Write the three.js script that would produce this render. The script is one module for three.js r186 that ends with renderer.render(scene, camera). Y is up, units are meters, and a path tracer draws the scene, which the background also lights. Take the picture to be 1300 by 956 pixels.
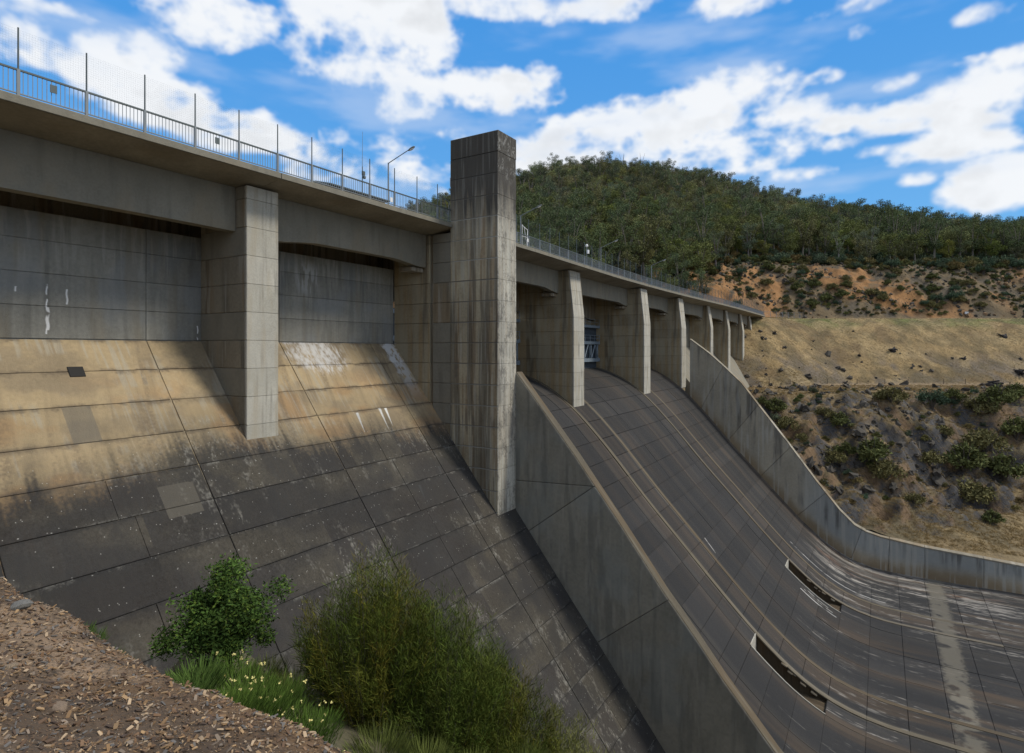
import * as THREE from 'three';
import { mergeGeometries } from 'three/addons/utils/BufferGeometryUtils.js';

// ---------------------------------------------------------------- camera, sky, sun, exposure
// World: +x runs along the dam crest to the far bank, +z points downstream, y = 0 at eye level.
const scene = new THREE.Scene();
const FOC = 760, PX = 650, PY = 444, TH = Math.atan(468 / 760);
const CT = Math.cos(TH), ST = Math.sin(TH);
const camera = new THREE.PerspectiveCamera(2 * Math.atan(478 / FOC) * 180 / Math.PI, 1300 / 956, 0.1, 6000);
camera.position.set(0, 0, 0);
camera.lookAt(CT, 0, -ST);
camera.setViewOffset(1300, 956, 0, 478 - PY, 1300, 956);
camera.updateProjectionMatrix();
const renderer = new THREE.WebGLRenderer({ antialias: true });
renderer.setSize(1024, 753);
renderer.toneMapping = THREE.LinearToneMapping;
renderer.toneMappingExposure = 1.0;
renderer.shadowMap.enabled = true;
renderer.shadowMap.type = THREE.PCFSoftShadowMap;

const SUN = new THREE.Vector3(0.30, 0.77, 0.58).normalize();
const sun = new THREE.DirectionalLight(new THREE.Color(1.0, 0.93, 0.80), 3.1);
sun.position.copy(SUN).multiplyScalar(400).add(new THREE.Vector3(80, 0, 0));
sun.target.position.set(80, 0, 0);
sun.castShadow = true; sun.shadow.radius = 22; sun.shadow.mapSize.set(4096, 4096);
Object.assign(sun.shadow.camera, { left: -300, right: 300, top: 300, bottom: -300, near: 1, far: 1000 });
scene.add(sun, sun.target);

// ---------------------------------------------------------------- numbers
let seed = 12345;
const rnd = () => { seed = (seed + 0x6D2B79F5) | 0; let t = Math.imul(seed ^ (seed >>> 15), 1 | seed); t = (t + Math.imul(t ^ (t >>> 7), 61 | t)) ^ t; return ((t ^ (t >>> 14)) >>> 0) / 4294967296; };
const reseed = (s) => { seed = s; };
const rr = (a, b) => a + (b - a) * rnd();
const clamp = (x, a = 0, b = 1) => x < a ? a : x > b ? b : x;
const mix = (a, b, t) => a + (b - a) * t;
const sm = (a, b, x) => { const t = clamp((x - a) / (b - a)); return t * t * (3 - 2 * t); };
const PERM = new Uint8Array(512); { const p = [...Array(256).keys()]; for (let i = 255; i > 0; i--) { const j = Math.floor(rnd() * (i + 1)); [p[i], p[j]] = [p[j], p[i]]; } for (let i = 0; i < 512; i++) PERM[i] = p[i & 255]; }
const VAL = new Float32Array(256); for (let i = 0; i < 256; i++) VAL[i] = rnd();
function n2(x, y) {
  const xi = Math.floor(x), yi = Math.floor(y); let fx = x - xi, fy = y - yi; fx = fx * fx * (3 - 2 * fx); fy = fy * fy * (3 - 2 * fy);
  const a = PERM[xi & 255], b = PERM[(xi + 1) & 255], j = yi & 255, k = (yi + 1) & 255;
  const v00 = VAL[PERM[a + j]], v10 = VAL[PERM[b + j]], v01 = VAL[PERM[a + k]], v11 = VAL[PERM[b + k]];
  return v00 + (v10 - v00) * fx + (v01 - v00) * fy + (v00 - v10 - v01 + v11) * fx * fy;
}
function n3(x, y, z) {
  const xi = Math.floor(x), yi = Math.floor(y), zi = Math.floor(z); let fx = x - xi, fy = y - yi, fz = z - zi;
  fx = fx * fx * (3 - 2 * fx); fy = fy * fy * (3 - 2 * fy); fz = fz * fz * (3 - 2 * fz);
  const A = PERM[xi & 255], B = PERM[(xi + 1) & 255], j = yi & 255, k = (yi + 1) & 255, l = zi & 255, m = (zi + 1) & 255;
  const aj = PERM[A + j], ak = PERM[A + k], bj = PERM[B + j], bk = PERM[B + k];
  const p0 = mix(mix(VAL[PERM[aj + l]], VAL[PERM[bj + l]], fx), mix(VAL[PERM[ak + l]], VAL[PERM[bk + l]], fx), fy);
  const p1 = mix(mix(VAL[PERM[aj + m]], VAL[PERM[bj + m]], fx), mix(VAL[PERM[ak + m]], VAL[PERM[bk + m]], fx), fy);
  return mix(p0, p1, fz);
}
const fbm = (x, y, o = 4) => { let s = 0, a = 0.5, t = 0; for (let i = 0; i < o; i++) { s += a * n2(x + i * 17.3, y - i * 9.1); t += a; a *= 0.5; x *= 2.03; y *= 2.03; } return s / t; };
const fbm3 = (x, y, z, o = 5) => { let s = 0, a = 0.5, t = 0; for (let i = 0; i < o; i++) { s += a * n3(x + i * 7.7, y, z - i * 3.1); t += a; a *= 0.52; x *= 2.1; y *= 2.1; z *= 2.1; } return s / t; };

// a photo pixel gives a direction; where along it a thing stands comes from what it touches
const ray = (px, py) => { const a = (px - PX) / FOC, b = -(py - PY) / FOC; return new THREE.Vector3(CT + ST * a, b, -ST + CT * a); };
const onZ = (px, py, z) => { const d = ray(px, py); return d.multiplyScalar(z / d.z); };
const toU = (x, z) => ST * x + CT * z, toW = (x, z) => CT * x - ST * z;
const fromUW = (u, w) => [CT * w + ST * u, -ST * w + CT * u];

// ---------------------------------------------------------------- sky: blue air and broken cumulus
{
  const W = 3072, H = 1536, data = new Float32Array(W * H * 4), mask = new Float32Array(W * H).fill(-1);
  const blobs = [];
  const pb = (px, py, rx, ry, k = 1) => { const a = (px - PX) / FOC, az = Math.atan(a), b = (PY - py) / FOC; blobs.push([az, Math.atan(b * Math.cos(az)), rx / FOC * Math.cos(az) ** 2, ry / FOC * Math.cos(az), k]); };
  [[265, 12, 75, 46], [318, 22, 36, 34], [165, 92, 80, 48], [215, 130, 70, 35], [300, 168, 75, 26], [60, 8, 48, 9, .5], [108, 24, 20, 7, .5], [30, 75, 30, 10, .35],
    [465, 22, 100, 48], [455, 78, 82, 40], [520, 130, 48, 34], [410, 60, 40, 30], [545, 45, 30, 40], [640, 120, 70, 28], [690, 95, 24, 14, .6], [545, 205, 70, 42], [470, 180, 40, 14, .4], [430, 215, 60, 22, .5],
    [940, 118, 82, 38], [850, 160, 120, 40], [760, 185, 110, 36], [930, 195, 105, 34], [690, 200, 60, 30], [1000, 150, 60, 24, .7], [635, 8, 58, 18], [765, 10, 62, 18, .8], [920, 8, 66, 18, .8], [1075, 12, 55, 14, .6], [1090, 42, 24, 12, .6],
    [1235, 132, 85, 40], [1150, 152, 80, 22], [1290, 92, 42, 26], [1075, 155, 70, 16, .7], [1200, 185, 80, 20, .6], [1046, 99, 28, 13, .8], [1265, 240, 75, 36], [1290, 225, 40, 26], [1140, 105, 26, 10, .5], [1070, 182, 26, 10, .6], [1000, 222, 40, 9, .5], [1160, 230, 28, 9, .6], [1250, 215, 26, 8, .4], [1130, 190, 40, 8, .4], [1250, 15, 30, 9, .3],
  ].forEach((b) => pb(...b));
  reseed(77);
  for (let i = 0; i < 320; i++) { // the same broken cloud all round, outside the picture
    const az = rr(-Math.PI, Math.PI), el = Math.asin(rr(0.03, 0.99)), s = rr(0.05, 0.17);
    if (Math.abs(az) < 0.86 && el < 0.66) continue;
    blobs.push([az, el, s * rr(1.1, 2), s * rr(0.5, 0.9), rr(0.5, 1)]);
  }
  const az0 = Math.atan2(-ST, CT); // azimuth of the view in the equirect (atan2(z, x))
  for (const [az, el, ra, re, k] of blobs) {
    const ce = Math.max(0.15, Math.cos(el)), rx = ra / ce * 1.5;
    const v0 = Math.max(0, Math.floor((0.5 + (el - re * 1.5) / Math.PI) * H)), v1 = Math.min(H - 1, Math.ceil((0.5 + (el + re * 1.5) / Math.PI) * H));
    for (let v = v0; v <= v1; v++) {
      const e = ((v + 0.5) / H - 0.5) * Math.PI, dy = (e - el) / re;
      const c = ((az0 + az) / (2 * Math.PI) + 0.5) * W, n = Math.min(W / 2, Math.ceil(rx / (2 * Math.PI) * W));
      for (let q = -n; q <= n; q++) {
        const dx = (q / W * 2 * Math.PI) * ce / ra, m = (1 - dx * dx - dy * dy * (dy < 0 ? 1.5 : 1)) * (k > 0.99 ? 1 : k);
        const i = v * W + (((Math.floor(c) + q) % W) + W) % W;
        mask[i] = mask[i] > -0.999 ? Math.max(mask[i], m) + 0.25 * Math.max(0, Math.min(mask[i], m)) : m;
        
      }
    }
  }
  const billow = (x, y, z) => { let s = 0, a = 0.5, t = 0; for (let i = 0; i < 5; i++) { s += a * Math.abs(2 * n3(x + i * 5.3, y + i * 1.7, z) - 1); t += a; a *= 0.55; x *= 2.07; y *= 2.07; z *= 2.07; } return s / t; };
  for (let v = 0; v < H; v++) {
    const el = ((v + 0.5) / H - 0.5) * Math.PI, y = Math.sin(el), ce = Math.cos(el);
    const t = clamp(y), z = Math.pow(1 - t, 3.0);
    const br = mix(0.040, 0.26, z), bg = mix(0.27, 0.60, z), bb = mix(0.74, 0.96, z);
    for (let u = 0; u < W; u++) {
      const i = v * W + u, o = i * 4;
      let r = br, g = bg, b = bb;
      if (y < -0.02) { r = 0.16; g = 0.17; b = 0.15; }
      else {
        const phi = ((u + 0.5) / W - 0.5) * 2 * Math.PI, x = Math.cos(phi) * ce, zz = Math.sin(phi) * ce, m = mask[i];
        if (m > -0.95) {
          const wx = 0.05 * (n3(x * 14, y * 18, zz * 14) - 0.5), X = x * 9 + wx * 9, Y = y * 14, Z = zz * 9 - wx * 9;
          const n = fbm3(X + 5, Y, Z, 6), nb = billow(X * 1.5, Y * 1.5 + 3, Z * 1.5), nf = fbm3(x * 60, y * 80 + 9, zz * 60, 3);
          const d = Math.min(m, 0.55) * 0.95 + (n - 0.5) * 3.0 - (nb - 0.40) * 1.6 + (nf - 0.5) * 0.8 - 0.20;
          const a = sm(-0.34, 0.72, d) * 0.97;
          if (a > 0.002) {
            const gb = fbm3(x * 6 + 40, y * 12, zz * 6, 4), body = clamp(1.06 - 0.18 * sm(0.46, 0.68, gb) * sm(0.2, 0.9, d) - 0.28 * (nb - 0.3) + 0.12 * (nf - 0.5), 0.5, 1.0);
            r = mix(r, 0.93 * body, a); g = mix(g, 0.95 * body, a); b = mix(b, 0.975 * body, a);
          }
        }
        const wisp = sm(0.50, 0.78, fbm3(x * 5 + 30, y * 20, zz * 5, 5)) * 0.38;
        r = mix(r, 0.66, wisp); g = mix(g, 0.76, wisp); b = mix(b, 0.92, wisp);
      }
      data[o] = r; data[o + 1] = g; data[o + 2] = b; data[o + 3] = 1;
    }
  }
  const sky = new THREE.DataTexture(data, W, H, THREE.RGBAFormat, THREE.FloatType);
  sky.mapping = THREE.EquirectangularReflectionMapping; sky.magFilter = sky.minFilter = THREE.LinearFilter; sky.colorSpace = THREE.LinearSRGBColorSpace; sky.needsUpdate = true;
  scene.background = sky; scene.environment = sky;
}

// ---------------------------------------------------------------- helpers
const taken = new Map();
const numbered = (n) => { const k = taken.get(n) ?? 0; taken.set(n, k + 1); return k ? `${n}_${String(k).padStart(3, '0')}` : n; };
function mesh(name, geo, mat, parent) { const m = new THREE.Mesh(geo, mat); m.name = parent && parent !== scene ? name : numbered(name); m.castShadow = m.receiveShadow = true; (parent ?? scene).add(m); return m; }
function thing(name, label, category, group, pos) { const g = new THREE.Group(); g.name = numbered(name); g.userData = { label, category }; if (group) g.userData.group = group; if (pos) g.position.set(...pos); scene.add(g); return g; }
function tag(o, label, category, group) { Object.assign(o.userData, { label, category }); if (group) o.userData.group = group; return o; }
const struct = (o, label, category) => { o.userData.kind = 'structure'; if (label) Object.assign(o.userData, { label, category }); return o; };

const GAM = new Uint8Array(4097); for (let i = 0; i <= 4096; i++) { const l = i / 4096; GAM[i] = Math.round(255 * (l <= 0.0031308 ? 12.92 * l : 1.055 * Math.pow(l, 1 / 2.4) - 0.055)); }
function tex(w, h, fn) { // fn(u, v) -> linear rgb
  const d = new Uint8Array(w * h * 4), c = [0, 0, 0];
  for (let y = 0, o = 0; y < h; y++) for (let x = 0; x < w; x++, o += 4) { fn((x + 0.5) / w, (y + 0.5) / h, c); d[o] = GAM[Math.round(clamp(c[0]) * 4096)]; d[o + 1] = GAM[Math.round(clamp(c[1]) * 4096)]; d[o + 2] = GAM[Math.round(clamp(c[2]) * 4096)]; d[o + 3] = 255; }
  const t = new THREE.DataTexture(d, w, h); t.colorSpace = THREE.SRGBColorSpace; t.magFilter = THREE.LinearFilter; t.minFilter = THREE.LinearMipmapLinearFilter; t.generateMipmaps = true; t.wrapS = t.wrapT = THREE.RepeatWrapping; t.anisotropy = 8; t.needsUpdate = true; return t;
}
function gray(w, h, fn) { const d = new Uint8Array(w * h * 4); for (let y = 0, o = 0; y < h; y++) for (let x = 0; x < w; x++, o += 4) { d[o] = d[o + 1] = d[o + 2] = Math.round(255 * clamp(fn((x + 0.5) / w, (y + 0.5) / h))); d[o + 3] = 255; } const t = new THREE.DataTexture(d, w, h); t.magFilter = THREE.LinearFilter; t.wrapS = t.wrapT = THREE.RepeatWrapping; t.needsUpdate = true; return t; }
const per = (f, u, v) => { if (u < 0.75 && v < 0.75) return f(u, v); if (v < 0.75) return mix(f(u, v), f(u - 1, v), sm(0.75, 1, u)); if (u < 0.75) return mix(f(u, v), f(u, v - 1), sm(0.75, 1, v)); const a = f(u, v), b = f(u - 1, v), c = f(u, v - 1), d = f(u - 1, v - 1), s = sm(0.75, 1, u), t = sm(0.75, 1, v); return mix(mix(a, b, s), mix(c, d, s), t); };
const roughGray = gray(512, 512, (u, v) => per((x, y) => 0.55 * fbm(x * 24, y * 24, 4) + 0.45 * fbm(x * 110, y * 110, 2), u, v));
const bump = (rx, ry) => { const t = roughGray.clone(); t.repeat.set(rx, ry); t.needsUpdate = true; return t; };
const set3 = (c, r, g, b) => { c[0] = r; c[1] = g; c[2] = b; };
const blend = (c, r, g, b, k) => { c[0] = mix(c[0], r, k); c[1] = mix(c[1], g, k); c[2] = mix(c[2], b, k); };
const scaleC = (c, k) => { c[0] *= k; c[1] *= k; c[2] *= k; };
const std = (o) => new THREE.MeshStandardMaterial({ roughness: 0.9, ...o });

class MB { // triangle collector with uv
  constructor() { this.p = []; this.t = []; }
  tri(a, b, c, ua, ub, uc) { this.p.push(...a, ...b, ...c); if (ua) this.t.push(...ua, ...ub, ...uc); }
  quad(a, b, c, d, ua, ub, uc, ud) { this.tri(a, b, c, ua, ub, uc); this.tri(a, c, d, ua, uc, ud); }
  geo(uvf) {
    const g = new THREE.BufferGeometry(); g.setAttribute('position', new THREE.Float32BufferAttribute(this.p, 3));
    if (this.t.length) g.setAttribute('uv', new THREE.Float32BufferAttribute(this.t, 2));
    g.computeVertexNormals(); if (uvf) uvMap(g, uvf); return g;
  }
}
function uvMap(g, f) { // f(x, y, z, nx, ny, nz) -> [u, v]
  const p = g.attributes.position, n = g.attributes.normal, o = new Float32Array(p.count * 2);
  for (let i = 0; i < p.count; i++) { const r = f(p.getX(i), p.getY(i), p.getZ(i), n.getX(i), n.getY(i), n.getZ(i)); o[2 * i] = r[0]; o[2 * i + 1] = r[1]; }
  g.setAttribute('uv', new THREE.BufferAttribute(o, 2)); return g;
}
const TILE = 12; // metres that one repeat of the common concrete covers
const wallUV = (x, y, z, nx, ny, nz) => { const ax = Math.abs(nx), ay = Math.abs(ny), az = Math.abs(nz); return ay > ax && ay > az ? [x / TILE, z / TILE] : ax > az ? [z / TILE + 0.37, y / TILE] : [x / TILE, y / TILE]; };
function cbox(x0, x1, y0, y1, z0, z1, c = 0.02, uvf = wallUV) { // box with chamfered edges, 44 triangles
  const X = [x0, x1], Y = [y0, y1], Z = [z0, z1], m = new MB(), s = [1, -1];
  const v = (i, j, k, ax) => [X[i] + (ax === 0 ? 0 : s[i] * c), Y[j] + (ax === 1 ? 0 : s[j] * c), Z[k] + (ax === 2 ? 0 : s[k] * c)];
  const cen = [(x0 + x1) / 2, (y0 + y1) / 2, (z0 + z1) / 2];
  const face = (...q) => { // outward winding
    const [a, b, d] = q, n = [(b[1] - a[1]) * (d[2] - a[2]) - (b[2] - a[2]) * (d[1] - a[1]), (b[2] - a[2]) * (d[0] - a[0]) - (b[0] - a[0]) * (d[2] - a[2]), (b[0] - a[0]) * (d[1] - a[1]) - (b[1] - a[1]) * (d[0] - a[0])];
    if (n[0] * (a[0] - cen[0]) + n[1] * (a[1] - cen[1]) + n[2] * (a[2] - cen[2]) < 0) q.reverse();
    q.length === 4 ? m.quad(...q) : m.tri(...q);
  };
  for (const i of [0, 1]) { face(v(i, 0, 0, 0), v(i, 1, 0, 0), v(i, 1, 1, 0), v(i, 0, 1, 0)); face(v(0, i, 0, 1), v(1, i, 0, 1), v(1, i, 1, 1), v(0, i, 1, 1)); face(v(0, 0, i, 2), v(1, 0, i, 2), v(1, 1, i, 2), v(0, 1, i, 2)); }
  if (c > 0) for (const i of [0, 1]) for (const j of [0, 1]) {
    face(v(i, j, 0, 0), v(i, j, 1, 0), v(i, j, 1, 1), v(i, j, 0, 1)); face(v(i, 0, j, 0), v(i, 1, j, 0), v(i, 1, j, 2), v(i, 0, j, 2)); face(v(0, i, j, 1), v(1, i, j, 1), v(1, i, j, 2), v(0, i, j, 2));
    for (const k of [0, 1]) face(v(i, j, k, 0), v(i, j, k, 1), v(i, j, k, 2));
  }
  return m.geo(uvf);
}
const box = (x0, x1, y0, y1, z0, z1, uvf = wallUV) => { const g = new THREE.BoxGeometry(x1 - x0, y1 - y0, z1 - z0).toNonIndexed(); g.translate((x0 + x1) / 2, (y0 + y1) / 2, (z0 + z1) / 2); return uvMap(g, uvf); };
function prism(pts, x0, x1, uvf = wallUV, c = 0.02) { // outline of (z, y) points carried from x0 to x1, its end edges chamfered
  let area = 0; for (let i = 0; i < pts.length; i++) { const [a, b] = pts[i], [d, e] = pts[(i + 1) % pts.length]; area += a * e - d * b; }
  if (area < 0) pts = [...pts].reverse();
  const n = pts.length, ins = pts.map(([a, b], i) => {
    const [pa, pb] = pts[(i + n - 1) % n], [qa, qb] = pts[(i + 1) % n];
    let e1 = [a - pa, b - pb], e2 = [qa - a, qb - b]; const l1 = Math.hypot(...e1) || 1, l2 = Math.hypot(...e2) || 1;
    const nx = -e1[1] / l1 - e2[1] / l2, ny = e1[0] / l1 + e2[0] / l2, l = Math.hypot(nx, ny) || 1, k = c * Math.min(2.5, 2 / l); return [a + nx / l * k, b + ny / l * k];
  });
  const m = new MB(), P = (q, x) => [x, q[1], q[0]], rings = [[ins, x0], [pts, x0 + c], [pts, x1 - c], [ins, x1]];
  for (let r = 0; r < 3; r++) for (let i = 0; i < n; i++) { const j = (i + 1) % n, [A, xa] = rings[r], [B, xb] = rings[r + 1]; m.quad(P(A[i], xa), P(B[i], xb), P(B[j], xb), P(A[j], xa)); }
  for (const [a, b, d] of THREE.ShapeUtils.triangulateShape(ins.map((q) => new THREE.Vector2(...q)), [])) { m.tri(P(ins[a], x0), P(ins[b], x0), P(ins[d], x0)); m.tri(P(ins[d], x1), P(ins[b], x1), P(ins[a], x1)); }
  return m.geo(uvf);
}
function tube(pts, r0, r1 = r0, seg = 6) { // tapered tube through points
  const m = new MB(), P = pts.map((p) => new THREE.Vector3(...p)), rings = [];
  for (let i = 0; i < P.length; i++) {
    const d = P[Math.min(i + 1, P.length - 1)].clone().sub(P[Math.max(i - 1, 0)]).normalize(), a = Math.abs(d.y) < 0.9 ? new THREE.Vector3(0, 1, 0) : new THREE.Vector3(1, 0, 0), b = a.cross(d).normalize(), c = d.clone().cross(b), r = mix(r0, r1, i / (P.length - 1));
    rings.push([...Array(seg).keys()].map((k) => { const t = k / seg * 2 * Math.PI; return P[i].clone().addScaledVector(b, Math.cos(t) * r).addScaledVector(c, Math.sin(t) * r).toArray(); }));
  }
  for (let i = 0; i + 1 < rings.length; i++) for (let k = 0; k < seg; k++) { const l = (k + 1) % seg; m.quad(rings[i][k], rings[i][l], rings[i + 1][l], rings[i + 1][k], [k / seg, i], [(k + 1) / seg, i], [(k + 1) / seg, i + 1], [k / seg, i + 1]); }
  for (let k = 1; k + 1 < seg; k++) { m.tri(rings[0][0], rings[0][k + 1], rings[0][k], [0, 0], [0, 1], [1, 1]); const e = rings[rings.length - 1]; m.tri(e[0], e[k], e[k + 1], [0, 0], [0, 1], [1, 1]); }
  return m.geo();
}
const clipHalf = (poly, f) => { // keep the side of a (z, y) outline where f >= 0
  const out = []; for (let i = 0; i < poly.length; i++) { const p = poly[i], q = poly[(i + 1) % poly.length], a = f(p), b = f(q); if (a >= 0) out.push(p); if ((a >= 0) !== (b >= 0)) { const t = a / (a - b); out.push([mix(p[0], q[0], t), mix(p[1], q[1], t)]); } }
  return out;
};
// ---------------------------------------------------------------- levels of the dam
const LIFT = 1.68, KY = 0.57, KZ = -36.6, SLOPE = 1.25;           // pour height, kink where the wall meets the slope
const slopeY = (z) => KY - SLOPE * (z - KZ);
const SL = Math.hypot(1, SLOPE);
const PIERZ = -31.9, DECKTOP = 10.45, UNDER = 9.74;
const bow = (x) => x < 42 ? 0 : -1.5 * sm(42, 88, x) * (1 - sm(100, 160, x)); // the spillway bridge bends a little upstream
const CH = new THREE.CatmullRomCurve3([[-51, -3.4], [-46, -2.75], [-42, -2.7], [-38.9, -3.2], [-35.5, -4.55], [-31.8, -7.1], [-28, -10.8], [-22.5, -17], [-18.5, -21.3], [-14.3, -25.8], [-10.5, -29.6], [-6.8, -32.6], [-3.9, -34.1], [-0.5, -34.95], [5.7, -35.25], [20, -35.25], [45, -35.25], [75, -35.25]].map(([z, y]) => new THREE.Vector3(0, y, z)), false, 'centripetal');
const CP = CH.getPoints(600).map((p) => [p.z, p.y]);
const CS = [0]; for (let i = 1; i < CP.length; i++) CS.push(CS[i - 1] + Math.hypot(CP[i][0] - CP[i - 1][0], CP[i][1] - CP[i - 1][1]));
const CLEN = CS[CS.length - 1];
const chuteAt = (s) => { let i = 1; while (i < CS.length - 1 && CS[i] < s) i++; const t = (s - CS[i - 1]) / (CS[i] - CS[i - 1]), [a, b] = CP[i - 1], [c, d] = CP[i], l = Math.hypot(c - a, d - b); return { z: mix(a, c, t), y: mix(b, d, t), nz: -(d - b) / l, ny: (c - a) / l }; };
const chuteY0 = (z) => { let i = 1; while (i < CP.length - 1 && CP[i][0] < z) i++; const t = (z - CP[i - 1][0]) / (CP[i][0] - CP[i - 1][0]); return mix(CP[i - 1][1], CP[i][1], t); };
const CT_ = []; for (let i = 0; i <= 2600; i++) CT_.push(chuteY0(-52 + i * 0.05));
const chuteY = (z) => { const q = clamp((z + 52) / 0.05, 0, 2599.9), i = Math.floor(q); return mix(CT_[i], CT_[i + 1], q - i); };
const chuteS = (z) => { let i = 1; while (i < CP.length - 1 && CP[i][0] < z) i++; const t = (z - CP[i - 1][0]) / (CP[i][0] - CP[i - 1][0]); return mix(CS[i - 1], CS[i], t); };

// ---------------------------------------------------------------- concrete
const streaks = (x, y, fx, fy, o = 4) => fbm(x * fx, y * fy, o);
// common weathered concrete: form-board lines, blotches and runs of dirt, repeats every TILE metres
const concreteTex = tex(1024, 1024, (u, v, c) => {
  const blot = per((x, y) => fbm(x * 7 + 3, y * 7, 5), u, v), run = per((x, y) => fbm(x * 46, y * 2.2 + 8, 4), u, v), fine = per((x, y) => fbm(x * 190, y * 190, 2), u, v), board = per((x, y) => n2(x * 40 + 0.5, y * 3), u, v);
  const k = 0.62 + 0.42 * blot + 0.26 * (fine - 0.5) + 0.10 * (board - 0.5);
  set3(c, 0.275 * k, 0.245 * k, 0.190 * k);
  blend(c, 0.085, 0.078, 0.062, 0.75 * sm(0.50, 0.74, run) * sm(0.3, 0.62, blot));
  blend(c, 0.24, 0.165, 0.085, 0.45 * sm(0.52, 0.72, per((x, y) => fbm(x * 22 + 40, y * 3.1, 4), u, v)));
  blend(c, 0.36, 0.34, 0.30, 0.5 * sm(0.62, 0.78, per((x, y) => fbm(x * 60 + 11, y * 5, 3), u, v)));
});
const plainTex = tex(512, 512, (u, v, c) => { const k = 0.6 + 0.5 * per((x, y) => fbm(x * 9, y * 9, 5), u, v) + 0.25 * (per((x, y) => fbm(x * 90, y * 90, 2), u, v) - 0.5); set3(c, 0.29 * k, 0.265 * k, 0.215 * k); blend(c, 0.20, 0.165, 0.115, 0.5 * sm(0.5, 0.75, per((x, y) => fbm(x * 5 + 8, y * 5, 5), u, v))); });
// cleaner concrete of the pier noses, sunlit paleness put into the colour; light runs, some grime
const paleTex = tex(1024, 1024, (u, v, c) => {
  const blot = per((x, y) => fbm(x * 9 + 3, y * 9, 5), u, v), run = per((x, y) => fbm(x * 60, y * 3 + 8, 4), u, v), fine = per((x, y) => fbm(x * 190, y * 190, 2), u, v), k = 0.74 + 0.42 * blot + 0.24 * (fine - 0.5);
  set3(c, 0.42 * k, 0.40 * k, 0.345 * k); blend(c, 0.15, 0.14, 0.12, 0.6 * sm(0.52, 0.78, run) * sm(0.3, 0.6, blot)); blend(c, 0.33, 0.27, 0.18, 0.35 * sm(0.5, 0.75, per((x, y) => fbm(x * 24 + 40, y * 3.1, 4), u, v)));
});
// cast beams: smooth grey-olive, faint board marks, few runs
const beamTex = tex(1024, 1024, (u, v, c) => {
  const blot = per((x, y) => fbm(x * 8 + 13, y * 8, 5), u, v), fine = per((x, y) => fbm(x * 150, y * 150, 3), u, v), run = per((x, y) => fbm(x * 30 + 5, y * 3, 4), u, v), k = 0.68 + 0.40 * blot + 0.22 * (fine - 0.5);
  set3(c, 0.215 * k, 0.20 * k, 0.16 * k); blend(c, 0.10, 0.092, 0.075, 0.45 * sm(0.5, 0.8, run) * sm(0.35, 0.6, blot)); blend(c, 0.24, 0.19, 0.12, 0.35 * sm(0.5, 0.75, per((x, y) => fbm(x * 6 + 70, y * 5, 5), u, v)));
});
const cmat = (r, g, b, o = {}) => std({ map: concreteTex, color: new THREE.Color().setRGB(r, g, b), bumpMap: bump(6, 6), bumpScale: 0.012, roughness: 0.92, ...o });
const M = {
  concrete: cmat(1.0, 0.98, 0.94), concreteB: cmat(0.90, 0.89, 0.86), beam: std({ map: beamTex, bumpMap: bump(6, 6), bumpScale: 0.012 }), soffit: std({ map: plainTex, color: new THREE.Color().setRGB(1, 0.98, 0.94), bumpMap: bump(6, 6), bumpScale: 0.01 }), core: cmat(0.90, 0.88, 0.85),
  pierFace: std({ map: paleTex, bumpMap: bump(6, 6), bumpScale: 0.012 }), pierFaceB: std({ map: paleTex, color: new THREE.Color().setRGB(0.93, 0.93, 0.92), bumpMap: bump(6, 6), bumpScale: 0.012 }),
  ridge: cmat(0.42, 0.39, 0.34),
  steel: std({ color: new THREE.Color().setRGB(0.18, 0.20, 0.215), metalness: 0.35, roughness: 0.55 }),
  steelPost: std({ color: new THREE.Color().setRGB(0.085, 0.105, 0.11), metalness: 0.3, roughness: 0.6 }),
  wire: std({ color: new THREE.Color().setRGB(0.05, 0.075, 0.08), metalness: 0.3, roughness: 0.6 }),
  gatePlate: std({ color: new THREE.Color().setRGB(0.05, 0.065, 0.085), metalness: 0.2, roughness: 0.6 }),
  gateSteel: std({ color: new THREE.Color().setRGB(0.20, 0.245, 0.29), metalness: 0.2, roughness: 0.55 }),
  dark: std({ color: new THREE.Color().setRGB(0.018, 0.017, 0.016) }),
  white: std({ color: new THREE.Color().setRGB(0.74, 0.74, 0.74), roughness: 0.6 }),
  wood: std({ color: new THREE.Color().setRGB(0.12, 0.09, 0.065) }),
  char: std({ color: new THREE.Color().setRGB(0.022, 0.019, 0.018) }),
};
const tints = (map, list, bm) => list.map((k) => std({ map, color: new THREE.Color().setRGB(k, k, k), bumpMap: bm, bumpScale: 0.02, roughness: 0.93 }));

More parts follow.
